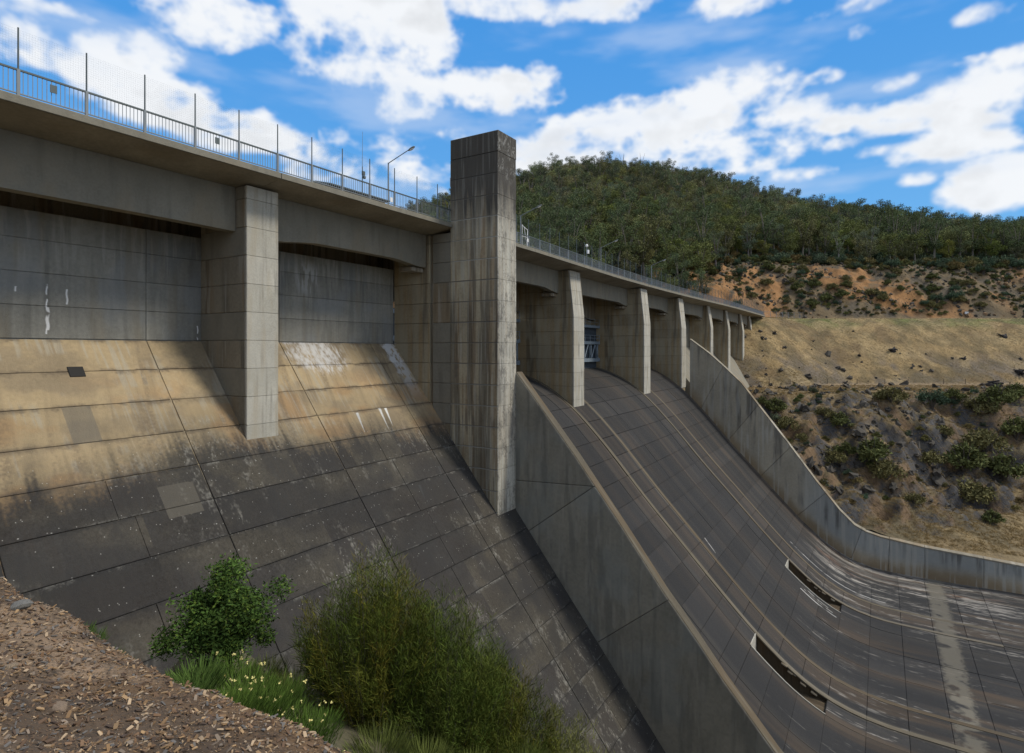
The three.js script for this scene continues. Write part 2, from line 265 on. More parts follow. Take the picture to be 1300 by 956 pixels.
// ---------------------------------------------------------------- left gravity section: sloping face
const SX0 = -8.6, SX1 = 42.28, SS = 44;
const slopeTex = tex(1600, 1200, (u, v, c) => {
  const X = SX0 + u * (SX1 - SX0), s = v * SS, lift = s * 0.781 / LIFT, row = Math.floor(lift), fr = lift - row;
  const bl = fbm(X * 0.35 + 4, s * 0.42, 5), fine = fbm(X * 9, s * 9, 3), grit = n2(X * 26, s * 26), run = fbm(X * 2.1 + 0.3 * s, s * 0.16 + 7, 4), thin = fbm(X * 6.5, s * 0.28 + 3, 3);
  // clean upper pours: buff concrete with iron bloom
  const k = 0.70 + 0.40 * bl + 0.22 * (fine - 0.5) + 0.07 * (VAL[(row * 37 + 11) & 255] - 0.5) * 2;
  set3(c, 0.385 * k, 0.295 * k, 0.172 * k); blend(c, 0.24 * k, 0.19 * k, 0.125 * k, 0.65 * sm(0.46, 0.68, fbm(X * 0.5 + 61, s * 0.7, 5)));
  blend(c, 0.38 * k, 0.225 * k, 0.10 * k, 0.55 * sm(0.50, 0.70, fbm(X * 0.32 + 20, s * 0.55, 4)) * sm(0.6, 2.6, lift));
  blend(c, 0.36, 0.335, 0.27, 0.5 * sm(0.54, 0.7, thin) * sm(0.5, 0.62, bl));
  blend(c, 0.14, 0.105, 0.07, 0.6 * sm(0.48, 0.80, run) * sm(0.30, 0.72, fine * 0.5 + bl * 0.5));
  blend(c, 0.11, 0.085, 0.06, 0.75 * sm(0.16, 0.0, Math.min(fr, (1 - fr) * 1.6) + 0.12 * (fine - 0.5)) * sm(0.36, 0.62, fbm(X * 1.3 + 15, row * 3.7, 4)));
  // white lime bloom
  const wn = fbm(X * 3.2, s * 2.2, 5), e1 = 1 - Math.hypot((X - 30.2 - s * 0.15) / 3.4, (s - 1.0) / 2.6), e2 = 1 - Math.abs((X - 38.75) / 0.95 + 1.4 * (wn - 0.5)) , e3 = sm(6.6, 1.0, s);
  blend(c, 0.60, 0.60, 0.60, 0.8 * sm(0.40, 0.75, (0.55 * wn + 0.45 * fbm(X * 9, s * 3, 3)) * 0.85 + clamp(e1) * 0.30 - 0.02) * (e1 > 0 ? 1 : 0) * sm(0, 0.35, e1));
  blend(c, 0.60, 0.61, 0.62, 0.9 * sm(0.1, 0.6, e2) * e3 * sm(0.28, 0.5, wn));
  for (const [sx, ss, l] of [[31.2, 6.6, 1.7], [33.6, 6.4, 2.0], [34.2, 6.5, 1.6], [33.3, 13.2, 1.1], [36.3, 12.2, 0.9], [12.0, 15.2, 0.8]]) { const q = (s - ss) / l, w = 0.16 * (1 - q) + 0.02; if (q > 0 && q < 1) blend(c, 0.66, 0.66, 0.64, sm(w, w * 0.4, Math.abs(X - sx + 0.25 * q))); }
  // black algae and lichen on the lower pours
  const edge = 8.6 - 1.6 * sm(27, 24, X) * sm(8, 20, X) + 2.2 * (fbm(X * 0.22, 3.3, 4) - 0.5) + 1.8 * (run - 0.5) + 1.0 * (thin - 0.5);
  const a = 0.55 * sm(edge - 2.6, edge + 0.4, s + 1.2 * (fine - 0.5) + 1.5 * (bl - 0.5)) + 0.45 * sm(edge - 0.5, edge + 1.2, s + 1.2 * (fine - 0.5));
  const g = 0.55 + 0.62 * bl + 0.5 * (fine - 0.5) + 0.55 * (grit - 0.5);
  const old = fbm(X * 0.16 + 9, s * 0.3 + 2, 4), pr = VAL[(row * 53 + Math.floor((X + 100) / 4.6) * 29) & 255];
  let r0 = 0.024 * g, g0 = 0.023 * g, b0 = 0.023 * g;
  const pale = 0.85 * sm(0.42, 0.68, old + 0.4 * (pr - 0.5)); r0 = mix(r0, 0.056 * g, pale); g0 = mix(g0, 0.050 * g, pale); b0 = mix(b0, 0.039 * g, pale);
  const inky = 0.7 * sm(0.5, 0.7, fbm(X * 0.6 + 31, s * 0.5, 5)); r0 = mix(r0, 0.020, inky); g0 = mix(g0, 0.020, inky); b0 = mix(b0, 0.021, inky);
  const lime = 0.6 * sm(0.58, 0.82, 0.6 * fbm(X * 2.2, s * 0.7 + 5, 4) + 0.4 * fbm(X * 11, s * 7, 3)) * sm(0.45, 0.65, old); r0 = mix(r0, 0.26, lime); g0 = mix(g0, 0.25, lime); b0 = mix(b0, 0.22, lime);
  if (grit > 0.965 && fine > 0.52) { r0 = 0.5; g0 = 0.5; b0 = 0.47; }
  const seam = sm(0.12, 0.0, Math.min(fr, (1 - fr) * 1.6) + 0.1 * (fine - 0.5)), sn = fbm(X * 1.1 + 33, row * 5.1, 4); r0 = mix(r0, 0.014, 0.7 * seam * sm(0.42, 0.6, sn)); g0 = mix(g0, 0.014, 0.7 * seam * sm(0.42, 0.6, sn)); b0 = mix(b0, 0.014, 0.7 * seam * sm(0.42, 0.6, sn)); const wl = 0.5 * seam * sm(0.56, 0.7, 1 - sn + 0.2 * (grit - 0.5)); r0 = mix(r0, 0.20, wl); g0 = mix(g0, 0.195, wl); b0 = mix(b0, 0.175, wl);
  blend(c, r0, g0, b0, a * 0.97);
  // squared repair patches
  for (const [px, ps, w, h, d] of [[13.9, 5.4, 0.62, 2.1, 0.15], [17.0, 10.4, 0.9, 1.7, 0.10]]) if (Math.abs(X - px) < w && Math.abs(s - ps) < h * 0.5 + 0.1 * wn) blend(c, d, d * 0.9, d * 0.72, 0.65);
});
const slopeB = bump(SX1 - SX0, SS);
const slopeM = tints(slopeTex, [0.95, 0.87, 1.01], slopeB);
const slopeMatrix = new THREE.Matrix4().makeBasis(new THREE.Vector3(1, 0, 0), new THREE.Vector3(0, -SLOPE / SL, 1 / SL), new THREE.Vector3(0, -1 / SL, -SLOPE / SL)).setPosition(0, KY, KZ); // local x, s down the slope, depth into it
const slopeUV = (x, s) => [(x - SX0) / (SX1 - SX0), s / SS];
const JOINTS = [-8.5, 0.4, 9.5, 18.6, 27.7, 36.6, 42.26];
{
  const t = thing('dam_slope', 'sloping concrete dam face, buff at its top and blackened with algae below, left of the tall tower', 'dam');
  t.userData.label = 'sloping dam face of concrete slabs, buff along its top and algae-black below';
  const core = prism([[KZ - 6, KY - 0.08], [KZ - 0.02, KY - 0.08], [KZ + 35, slopeY(KZ + 35) - 0.12], [KZ + 35, -46], [KZ - 6, -46]], SX0 + 0.05, SX1 - 0.05, (x, y) => slopeUV(x, clamp((KY - y) * SL / SLOPE, 0, SS)));
  mesh('core', core, slopeM[1], t);
  const ds = LIFT / (SLOPE / SL);
  for (let r = 0; r < 20; r++) for (let q = 0; q + 1 < JOINTS.length; q++) {
    const half = r > 3 && rnd() < 0.62, mid = mix(JOINTS[q], JOINTS[q + 1], rr(0.42, 0.58)), ends = half ? [JOINTS[q] + 0.03, mid - 0.01, mid + 0.01, JOINTS[q + 1] - 0.03] : [JOINTS[q] + 0.03, JOINTS[q + 1] - 0.03];
    for (let e = 0; e < ends.length; e += 2) {
    const g = cbox(ends[e], ends[e + 1], r * ds + 0.015 + (r ? 0 : 0.02), (r + 1) * ds - 0.015, 0, 0.3, 0.018, slopeUV);
    g.applyMatrix4(new THREE.Matrix4().makeTranslation(0, 0, rr(0, 0.02))); g.applyMatrix4(slopeMatrix);
    mesh('slab', g, slopeM[Math.floor(rnd() * 3)], t);
    }
  }
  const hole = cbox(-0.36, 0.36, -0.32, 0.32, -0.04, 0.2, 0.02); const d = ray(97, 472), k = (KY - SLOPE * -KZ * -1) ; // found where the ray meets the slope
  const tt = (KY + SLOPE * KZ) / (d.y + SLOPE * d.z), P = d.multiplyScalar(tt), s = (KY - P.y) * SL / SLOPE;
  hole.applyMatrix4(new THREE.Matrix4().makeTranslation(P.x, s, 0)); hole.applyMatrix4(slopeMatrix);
  mesh('dark_drain_block', hole, M.dark, t).userData.label = 'small square drain opening, its inner shade painted as a black block';  // black block stands for the darkness inside an open drain
}
// upright wall above the slope, and its twin beyond the spillway
const wallTex = tex(1600, 384, (u, v, c) => {
  const X = SX0 + u * (SX1 - SX0), y = KY + v * 7.0, run = fbm(X * 2.4, y * 0.22, 4), bl = fbm(X * 0.33, y * 0.5, 5), fine = fbm(X * 8, y * 8, 3), brd = n2(X * 7, y * 0.6);
  const k = 0.66 + 0.4 * bl + 0.25 * (fine - 0.5) + 0.14 * (brd - 0.5); set3(c, 0.255 * k, 0.25 * k, 0.222 * k);
  blend(c, 0.10, 0.098, 0.088, 0.4 * sm(0.5, 0.8, run));
  blend(c, 0.20, 0.215, 0.225, 0.45 * sm(0.5, 0.66, fbm(X * 0.4 + 50, y * 0.3, 3)));
  blend(c, 0.34, 0.33, 0.30, 0.55 * sm(0.58, 0.74, fbm(X * 5.5 + 9, y * 0.5, 3)) * sm(2.5, 6.5, y));
  blend(c, 0.20, 0.16, 0.10, 0.3 * sm(0.6, 0.78, fbm(X * 1.7 + 90, y * 0.14, 3)));
  for (const [sx, y0, y1, w] of [[13.7, 0.8, 3.4, 0.05], [14.6, 2.4, 3.2, 0.06], [12.4, 2.9, 3.15, 0.05], [11.4, 2.9, 3.2, 0.04], [21.7, 0.6, 1.5, 0.05], [13.75, 1.0, 2.2, 0.09]]) if (y > y0 && y < y1) blend(c, 0.72, 0.72, 0.72, sm(w, w * 0.4, Math.abs(X - sx + 0.02 * Math.sin(y * 9))) * sm(0.35, 0.5, fbm(X * 3, y * 2.2, 3)));
  const w = 1 - Math.hypot((X - 30.2) / 1.5, (y - 5.3) / 1.7); blend(c, 0.45, 0.46, 0.46, 0.6 * sm(0, 0.6, w) * sm(0.45, 0.62, fbm(X * 7, y * 0.9, 3)));
});
const wallM = tints(wallTex, [1.0, 0.92, 1.06], bump(SX1 - SX0, 7));
const wallFaceUV = (x, y) => [(x - SX0) / (SX1 - SX0), (y - KY) / 7];
function uprightWall(x0, x1, joints, label, top) {
  const t = thing('recessed_wall', label, 'wall');
  mesh('added_rear_wall', box(x0 + 0.02, 42.1, 5.5, 9.72, -39.9, -39.45), M.core, t);  // added across the back so no sky shows through the dark gap
  mesh('added_end_wall', box(40.2, 42.0, 4.5, 9.71, -39.44, KZ - 0.02), M.core, t);  // added box that shuts off the bright sliver behind the column
  mesh('core', box(x0 + 0.02, x1 - 0.02, KY - 1, top - 0.03, KZ - 1.6, KZ - 0.06, wallFaceUV), wallM[1], t);
  for (let q = 0; q + 1 < joints.length; q++) for (let r = 0; r < 4; r++) {
    const y1 = Math.min(top, KY + (r + 1) * LIFT - 0.012);
    mesh('wall_panel', cbox(joints[q] + 0.015, joints[q + 1] - 0.015, KY + r * LIFT + 0.012, y1, KZ - 0.4, KZ - rr(0, 0.012), 0.014, wallFaceUV), wallM[Math.floor(rnd() * 3)], t);
  }
}
uprightWall(SX0, 39.55, [-8.5, 0.4, 9.5, 18.6, 27.7, 39.5], 'grey upright concrete wall recessed under the bridge above the buff slope', 7.05);

// ---------------------------------------------------------------- bridge piers
const lifts = (y0, y1) => { const r = []; let k = Math.floor((y0 - KY) / LIFT); for (; KY + k * LIFT < y1 - 0.05; k++) r.push([Math.max(y0, KY + k * LIFT), Math.min(y1, KY + (k + 1) * LIFT)]); return r; };
// side faces of the piers: olive and brown runs, darker where water stood
const pierSideTex = tex(1024, 1024, (u, v, c) => {
  const z = u * 20, y = -10 + v * 20, run = fbm(z * 1.9 + 3, y * 0.13, 4), bl = fbm(z * 0.4, y * 0.35, 5), fine = fbm(z * 8, y * 8, 3), k = 0.65 + 0.45 * bl + 0.22 * (fine - 0.5);
  set3(c, 0.335 * k, 0.285 * k, 0.195 * k);
  blend(c, 0.32 * k, 0.23 * k, 0.12 * k, 0.8 * sm(0.42, 0.66, run));
  blend(c, 0.06, 0.055, 0.045, 0.6 * sm(0.56, 0.78, fbm(z * 1.6 + 30, y * 0.1, 4)));
  blend(c, 0.34, 0.30, 0.21, 0.5 * sm(0.5, 0.7, fbm(z * 1.1 + 60, y * 0.25, 4)));
});
const pierSideM = tints(pierSideTex, [1.0, 0.93, 1.06], bump(20, 20));
const pierUV = (x, y, z, nx, ny, nz) => Math.abs(nz) > 0.7 ? [x / 4.1 + 0.2, (y + 10) / 20] : [(z + 52) / 20, (y + 10) / 20];
const faceUV = (x, y, z) => [x / TILE, y / TILE];
// each pour of a pier is a body with a skin coloured paler, as if sunlit, on its downstream face
function pier(name, label, group, x0, x1, outline, yb, yt, floor, faceZ, sideMats, o = {}) {
  const t = thing(name, label, 'pier', group), cx = (x0 + x1) / 2;
  const inn = clipHalf(outline.map(([z, y]) => [z, y]), ([, y]) => yt - 0.02 - y);
  mesh('core', prism(inn.map(([z, y]) => [z + (z > faceZ(y) - 0.1 ? -0.10 : 0), y]), x0 + 0.06, x1 - 0.06, pierUV), sideMats[1], t);
  for (const [a, b] of lifts(yb, yt)) {
    let p = clipHalf(clipHalf(outline, ([, y]) => y - a - 0.011), ([, y]) => b - 0.011 - y);
    p = clipHalf(p, floor); if (p.length < 3) continue;
    const pf = clipHalf(p, ([z, y]) => z - (faceZ(y) - 0.22)), pb = clipHalf(p, ([z, y]) => faceZ(y) - 0.22 - z);
    if (pb.length > 2) mesh('pour', prism(pb, x0, x1, pierUV, 0.03), sideMats[Math.floor(rnd() * 3)], t);
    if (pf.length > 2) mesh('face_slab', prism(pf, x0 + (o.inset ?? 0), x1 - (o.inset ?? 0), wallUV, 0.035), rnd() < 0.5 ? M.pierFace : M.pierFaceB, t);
  }
  return t;
}
const leftOutline = [[KZ + 0.02, -9], [KZ + 0.02, UNDER], [PIERZ, UNDER], [PIERZ, -9]], leftFloor = ([z, y]) => y - slopeY(z) + 0.05;
const greySide = [M.beam, M.concreteB, M.beam];
pier('bridge_pier', 'broad concrete pier with pale front standing on the buff slope', 'piers on the slope', 21.9, 24.1, leftOutline, -9, UNDER, leftFloor, () => PIERZ, greySide);
{ // column that closes the last bay, tucked behind the tower
  const t = thing('bridge_column', 'stained concrete column behind the tall tower, carrying the end of the bridge beam', 'column');
  for (const [a, b] of lifts(-9.5, UNDER)) {
    let p = clipHalf([[KZ + 0.02, a + 0.011], [KZ + 0.02, b - 0.011], [-32.6, b - 0.011], [-32.6, a + 0.011]], leftFloor);
    if (p.length > 2) mesh('pour', prism(p, 39.56, 42.2, pierUV, 0.03), pierSideM[Math.floor(rnd() * 3)], t);
    p = clipHalf([[-32.3, a + 0.011], [-32.3, b - 0.011], [-30.42, b - 0.011], [-30.42, a + 0.011]], leftFloor);
    if (p.length > 2) mesh('pour', prism(p, 39.66, 42.2, pierUV, 0.03), greySide[Math.floor(rnd() * 3)], t);
  }
  mesh('core', prism(clipHalf([[KZ, -12], [KZ, UNDER - 0.03], [-30.5, UNDER - 0.03], [-30.5, -12]], ([z, y]) => y - slopeY(z) + 0.3), 39.86, 42.1), M.core, t);
}
// ---------------------------------------------------------------- tower
const towerTex = tex(640, 1280, (u, v, c) => {
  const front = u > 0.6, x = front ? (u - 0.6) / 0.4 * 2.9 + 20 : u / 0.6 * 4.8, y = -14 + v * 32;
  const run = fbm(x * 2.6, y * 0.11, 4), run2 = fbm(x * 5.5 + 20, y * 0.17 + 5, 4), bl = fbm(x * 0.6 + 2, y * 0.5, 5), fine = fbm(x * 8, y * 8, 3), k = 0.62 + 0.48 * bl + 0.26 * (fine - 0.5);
  if (front) set3(c, 0.55 * k, 0.53 * k, 0.46 * k); else set3(c, 0.43 * k, 0.37 * k, 0.255 * k);  // front coloured lighter than the side, sunlit look painted in
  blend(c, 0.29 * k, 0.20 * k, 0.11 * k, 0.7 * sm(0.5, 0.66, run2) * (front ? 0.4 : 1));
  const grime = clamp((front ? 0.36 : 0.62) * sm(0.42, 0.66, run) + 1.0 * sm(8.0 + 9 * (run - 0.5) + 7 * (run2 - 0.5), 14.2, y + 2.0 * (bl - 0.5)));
  blend(c, 0.034, 0.030, 0.026, grime * 0.94);
  blend(c, 0.05, 0.05, 0.05, 0.5 * sm(0.52, 0.68, bl) * sm(6.5, 2, y) * sm(0.4, 0.6, run2));
  blend(c, 0.40, 0.39, 0.34, 0.45 * sm(0.6, 0.75, fbm(x * 7 + 70, y * 0.3, 3)) * (1 - 0.7 * grime));
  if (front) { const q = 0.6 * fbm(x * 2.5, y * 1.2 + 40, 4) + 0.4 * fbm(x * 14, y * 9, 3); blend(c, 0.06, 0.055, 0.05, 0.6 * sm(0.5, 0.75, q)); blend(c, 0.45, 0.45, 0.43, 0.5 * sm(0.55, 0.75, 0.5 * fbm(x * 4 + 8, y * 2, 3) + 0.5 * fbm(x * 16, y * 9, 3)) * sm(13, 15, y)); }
});
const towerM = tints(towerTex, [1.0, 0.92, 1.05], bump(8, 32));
const TX0 = 39.6, TX1 = 42.4, TZ0 = -30.4, TZ1 = -25.7, TTOP = 17.4;
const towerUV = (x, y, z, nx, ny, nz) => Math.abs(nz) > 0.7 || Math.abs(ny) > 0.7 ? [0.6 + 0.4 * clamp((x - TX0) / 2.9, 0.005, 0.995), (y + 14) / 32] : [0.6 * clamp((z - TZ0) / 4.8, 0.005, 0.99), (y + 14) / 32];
{
  const t = thing('concrete_tower', 'tall square concrete tower with dark water-stained top rising above the bridge', 'tower');
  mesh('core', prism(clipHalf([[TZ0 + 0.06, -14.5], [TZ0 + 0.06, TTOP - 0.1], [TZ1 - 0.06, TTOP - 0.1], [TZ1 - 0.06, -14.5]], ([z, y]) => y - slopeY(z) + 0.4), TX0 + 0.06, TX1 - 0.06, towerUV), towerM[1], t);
  for (const [a, b] of lifts(-14.4, TTOP)) {
    const p = clipHalf([[TZ0, a + 0.011], [TZ0, b - 0.011], [TZ1, b - 0.011], [TZ1, a + 0.011]], ([z, y]) => y - slopeY(z) + 0.06);
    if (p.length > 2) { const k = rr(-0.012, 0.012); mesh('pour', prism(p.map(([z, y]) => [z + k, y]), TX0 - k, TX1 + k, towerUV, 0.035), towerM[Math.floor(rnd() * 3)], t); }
  }
  mesh('chute_side_wall', box(TX0 + 0.6, TX1 - 0.03, -16.5, -3, TZ0 - 6, TZ1 - 0.3), M.core, t);
}
// ---------------------------------------------------------------- spillway chute
const COLS = [43.3, 49.7, 56.2, 62.6, 65.7, 70.2, 76, 82, 87.8, 91.2, 95.7, 103.6, 112.0], CX0 = 43.3, CX1 = 112;
const S69 = chuteS(6.9);
const chuteTex = tex(1280, 1600, (u, v, c) => {
  const X = CX0 + u * (CX1 - CX0), s = v * CLEN;
  const warpX = X + 0.5 * (fbm(X * 0.2, s * 0.05, 3) - 0.5), lane = fbm(warpX * 0.9, s * 0.03, 5), thin = fbm(warpX * 1.9, s * 0.05 + 9, 4), bl = fbm(X * 0.16, s * 0.16 + 3, 5), fine = fbm(X * 5, s * 5, 3);
  const sApron = sm(52, 62, s), k = 0.62 + 0.55 * bl + 0.34 * (fine - 0.5) + 0.40 * (lane - 0.5);
  set3(c, 0.030 * k, 0.028 * k, 0.027 * k);
  blend(c, 0.016, 0.016, 0.017, 0.5 * sm(0.48, 0.76, thin));
  blend(c, 0.052, 0.047, 0.040, 0.5 * sm(0.56, 0.78, lane) * sm(0.4, 0.6, fine * 0.4 + thin * 0.6));
  blend(c, 0.085, 0.058, 0.036, (0.35 + 0.5 * sApron) * sm(0.5, 0.7, fbm(warpX * 0.45 + 30, s * 0.035, 5)));
  for (const j of [65.7, 70.2, 91.2, 95.7]) { const d = Math.abs(X - j + 0.5 * (lane - 0.5)); blend(c, 0.13, 0.11, 0.08, 0.75 * sm(0.7, 0.1, d) * sm(7, 12, s) * sm(0.25, 0.55, fbm(X * 3, s * 0.4, 3) + 0.12)); }
  blend(c, 0.13, 0.10, 0.07, 0.6 * sm(1.0, 0.2, Math.abs(X - CX1 + 0.4)));
  // flaked pale coating and lime on the apron
  const fl = fbm(X * 1.5, s * 0.30 + 60, 5), zone = sm(50, 58, s) * sm(88, 74, s);
  const fl2 = 0.5 * fbm(X * 1.1, s * 0.16 + 60, 4) + 0.5 * fbm(X * 6 + 3, s * 1.1, 4);
  blend(c, 0.36, 0.33, 0.29, 0.8 * zone * sm(0.57, 0.70, fl2 + 0.10 * sm(99, 109, X) - 0.10 * sm(96, 84, X)));
  blend(c, 0.33, 0.19, 0.13, 0.5 * zone * sm(0.62, 0.78, fbm(X * 1.1 + 70, s * 0.3, 4)) * sm(102, 108, X));
  // long runs of silt and dark slime down the fall line
  blend(c, 0.050, 0.044, 0.036, 0.4 * sm(0.5, 0.76, fbm(warpX * 0.9 + 44, s * 0.012, 3))); blend(c, 0.016, 0.016, 0.017, 0.6 * sm(0.5, 0.7, fbm(warpX * 0.7 + 80, s * 0.02 + 3, 4)));
  for (const [sx, ss, l, w] of [[86, 53.5, 5, 0.16], [86.7, 54, 4, 0.12], [87.3, 54.4, 3, 0.1], [98, 50, 14, 0.13], [72, 41, 2, 0.1], [100.5, 16, 1.6, 0.2]]) { const q = (s - ss) / l; if (q > 0 && q < 1) blend(c, 0.5, 0.49, 0.46, 0.85 * sm(w, w * 0.4, Math.abs(X - sx + 0.35 * q)) * sm(0.25, 0.5, fbm(X * 3, s * 1.6, 3))); }
  const band = Math.abs(s - S69) + 0.8 * (fine - 0.5); blend(c, 0.19, 0.17, 0.13, 0.7 * sm(1.4, 0.7, band) * sm(0.3, 0.5, fbm(X * 0.8, s * 0.8, 4)));
});
const chuteM = tints(chuteTex, [0.84, 0.68, 1.0, 0.76], bump(CX1 - CX0, CLEN));
const RIBS = [[65.7, 70.2], [91.2, 95.7]], SLOTS = [62.6, 87.8], SLOT0 = -10.9, SLOT1 = -4.4;
{
  const t = thing('spillway_chute', 'dark curved spillway chute of concrete slabs sweeping down to a flat apron', 'spillway');
  const rows = []; for (let s = 2; s < chuteS(SLOT0) - 1.4; s += 2.6) rows.push(s); rows.push(chuteS(SLOT0)); for (let k = 1; k <= 3; k++) rows.push(mix(chuteS(SLOT0), chuteS(SLOT1), k / 3));
  let s = rows[rows.length - 1]; while (s < chuteS(46)) { s += s < chuteS(10) ? 3.4 : 6; rows.push(s); }
  const strip = (x0, x1, sa, sb, d0, d1, n) => { // slab with a curved top, d0 above the chute line and d1 below
    const m = new MB(), P = [...Array(n + 1).keys()].map((i) => { const q = chuteAt(mix(sa, sb, i / n)); return { a: [q.y + q.ny * d0, q.z + q.nz * d0], b: [q.y - q.ny * d1, q.z - q.nz * d1], v: mix(sa, sb, i / n) / CLEN }; });
    const U = (x) => (x - CX0) / (CX1 - CX0), V = (x, p) => [x, p[0], p[1]];
    for (let i = 0; i < n; i++) {
      const p = P[i], q = P[i + 1]; m.quad(V(x0, p.a), V(x0, q.a), V(x1, q.a), V(x1, p.a), [U(x0), p.v], [U(x0), q.v], [U(x1), q.v], [U(x1), p.v]);
      for (const [x, f] of [[x0, 1], [x1, 0]]) { const e = [V(x, p.a), V(x, p.b), V(x, q.b), V(x, q.a)], w = [[U(x), p.v], [U(x), p.v], [U(x), q.v], [U(x), q.v]]; if (!f) { e.reverse(); w.reverse(); } m.quad(...e, ...w); }
    }
    for (const [p, f] of [[P[0], 1], [P[n], 0]]) { const e = [V(x0, p.a), V(x1, p.a), V(x1, p.b), V(x0, p.b)], w = [[U(x0), p.v], [U(x1), p.v], [U(x1), p.v], [U(x0), p.v]]; if (!f) { e.reverse(); w.reverse(); } m.quad(...e, ...w); }
    return m.geo();
  };
  for (const [a, b] of RIBS) for (const x of [a, b]) for (let r = 3; r + 4 < rows.length && rows[r] < chuteS(2); r += 4) mesh('ridge', strip(x - 0.30 + rr(-0.04, 0.04), x + 0.30 + rr(-0.04, 0.04), rows[r] + 0.01, rows[r + 4] - 0.01, 0.085 + rr(0, 0.03), 0.02, 8), M.ridge, t);
  for (let q = 0; q + 1 < COLS.length; q++) {
    const x0 = COLS[q], x1 = COLS[q + 1], rib = RIBS.some(([a]) => a === x0), open = SLOTS.includes(x0);
    const spans = open ? [[0, chuteS(SLOT0)], [chuteS(SLOT1), CLEN]] : [[0, CLEN]];
    for (const [a, b] of spans) mesh('bed', strip(x0, x1, a, b, -0.06, 1.6, Math.ceil((b - a) / 2.2)), chuteM[0], t);
    for (let r = 0; r + 1 < rows.length; r++) {
      const a = rows[r], b = rows[r + 1]; if (open && a > chuteS(SLOT0) - 0.1 && b < chuteS(SLOT1) + 0.1) continue;
      mesh(rib ? 'rib_slab' : 'slab', strip(x0 + 0.03, x1 - 0.03, a + 0.03, b - 0.03, rr(0, 0.03) + (rib ? 0.05 : 0), 0.05, 3), chuteM[Math.floor(rnd() * 4)], t);
    }
    if (open) { // open slot beside the rib: floor, side walls and a steel-edged upper end
      const soil = std({ map: concreteTex, color: new THREE.Color().setRGB(0.30, 0.235, 0.16), bumpMap: bump(8, 8), bumpScale: 0.05 });
      const n = 10, m = new MB(); for (let i = 0; i < n; i++) { const A = mix(SLOT0, SLOT1, i / n), B = mix(SLOT0, SLOT1, (i + 1) / n), d = (z) => chuteY(z) - 1.5 * sm(SLOT1 + 0.2, SLOT1 - 4, z) - 0.35; m.quad([x0, d(A), A], [x0, d(B), B], [x1, d(B), B], [x1, d(A), A], [x0 / 12, A / 12], [x0 / 12, B / 12], [x1 / 12, B / 12], [x1 / 12, A / 12]); }
      mesh('slot_floor', m.geo(), soil, t);
      for (const x of [x0 + 0.06, x1 - 0.06]) mesh('slot_side', prism([...[0, 2, 4, 6, 8, 10].map((i) => { const z = mix(SLOT0 - 0.2, SLOT1 + 0.2, i / 10); return [z, chuteY(z) - 0.02]; }), ...[10, 8, 6, 4, 2, 0].map((i) => { const z = mix(SLOT0 - 0.2, SLOT1 + 0.2, i / 10); return [z, chuteY(z) - 3]; })], x - 0.05, x + 0.05, wallUV, 0.005), soil, t);
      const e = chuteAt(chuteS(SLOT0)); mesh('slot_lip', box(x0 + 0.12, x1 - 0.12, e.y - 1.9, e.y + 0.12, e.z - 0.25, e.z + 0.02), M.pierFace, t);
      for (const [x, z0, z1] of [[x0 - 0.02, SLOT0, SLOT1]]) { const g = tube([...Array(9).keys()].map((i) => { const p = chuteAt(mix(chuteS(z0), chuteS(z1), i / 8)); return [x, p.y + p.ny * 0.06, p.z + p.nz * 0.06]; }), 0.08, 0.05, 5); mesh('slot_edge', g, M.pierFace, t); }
      for (let i = 0; i < 5; i++) { const z = mix(SLOT0 + 2.4, SLOT1 - 0.6, i / 5) + rr(-0.3, 0.3), p = chuteAt(chuteS(z)), w = rr(0.08, 0.22); const g = cbox(-w, w, -0.08, 0.08, -w * 1.5, w * 1.5, 0.03); g.rotateX(0.5); g.translate(x1 - 0.25, p.y - rr(0, 0.3), p.z); mesh('broken_edge', g, M.concrete, t); }
    }
  }
}
// ---------------------------------------------------------------- training walls beside the chute
const trainTex = tex(1024, 1024, (u, v, c) => {
  const z = -32 + u * 60, y = -38 + v * 42, run = fbm(z * 1.5, y * 0.12, 4), bl = fbm(z * 0.3, y * 0.3, 5), fine = fbm(z * 5, y * 5, 3), k = 0.66 + 0.42 * bl + 0.22 * (fine - 0.5);
  set3(c, 0.36 * k, 0.315 * k, 0.235 * k);
  const hgt = y - chuteY(z); // darker brown margin along the foot of the wall
  blend(c, 0.19, 0.125, 0.06, 0.75 * sm(2.6 + 2.0 * (run - 0.5), 0.2, hgt + 1.6 * (bl - 0.5)));
  blend(c, 0.24, 0.27, 0.28, 0.6 * sm(-13, -7, z + 4 * (bl - 0.5)) * sm(1.0, 3.0, hgt));
  blend(c, 0.06, 0.055, 0.05, 0.75 * sm(0.52, 0.76, 0.7 * fbm(z * 1.3 + 9, y * 0.12, 4) + 0.3 * bl) * sm(0.8, 4.5, hgt));
  blend(c, 0.38, 0.36, 0.31, 0.45 * sm(0.58, 0.72, fbm(z * 2.8 + 50, y * 0.2, 3)));
});
const leftTrainTex = tex(1024, 1024, (u, v, c) => {
  const z = -27 + u * 40, y = -38 + v * 38, run = fbm(z * 2.0, y * 0.2, 4), bl = fbm(z * 0.35, y * 0.4, 5), fine = fbm(z * 6, y * 6, 3), k = 0.66 + 0.42 * bl + 0.25 * (fine - 0.5);
  set3(c, 0.25 * k, 0.23 * k, 0.182 * k);
  blend(c, 0.22, 0.235, 0.22, 0.4 * sm(0.46, 0.64, fbm(z * 0.3 + 20, y * 0.35, 4)));
  blend(c, 0.09, 0.09, 0.082, 0.45 * sm(0.5, 0.78, run)); blend(c, 0.30, 0.28, 0.23, 0.35 * sm(0.58, 0.74, fbm(z * 3 + 11, y * 0.5, 3)));
});
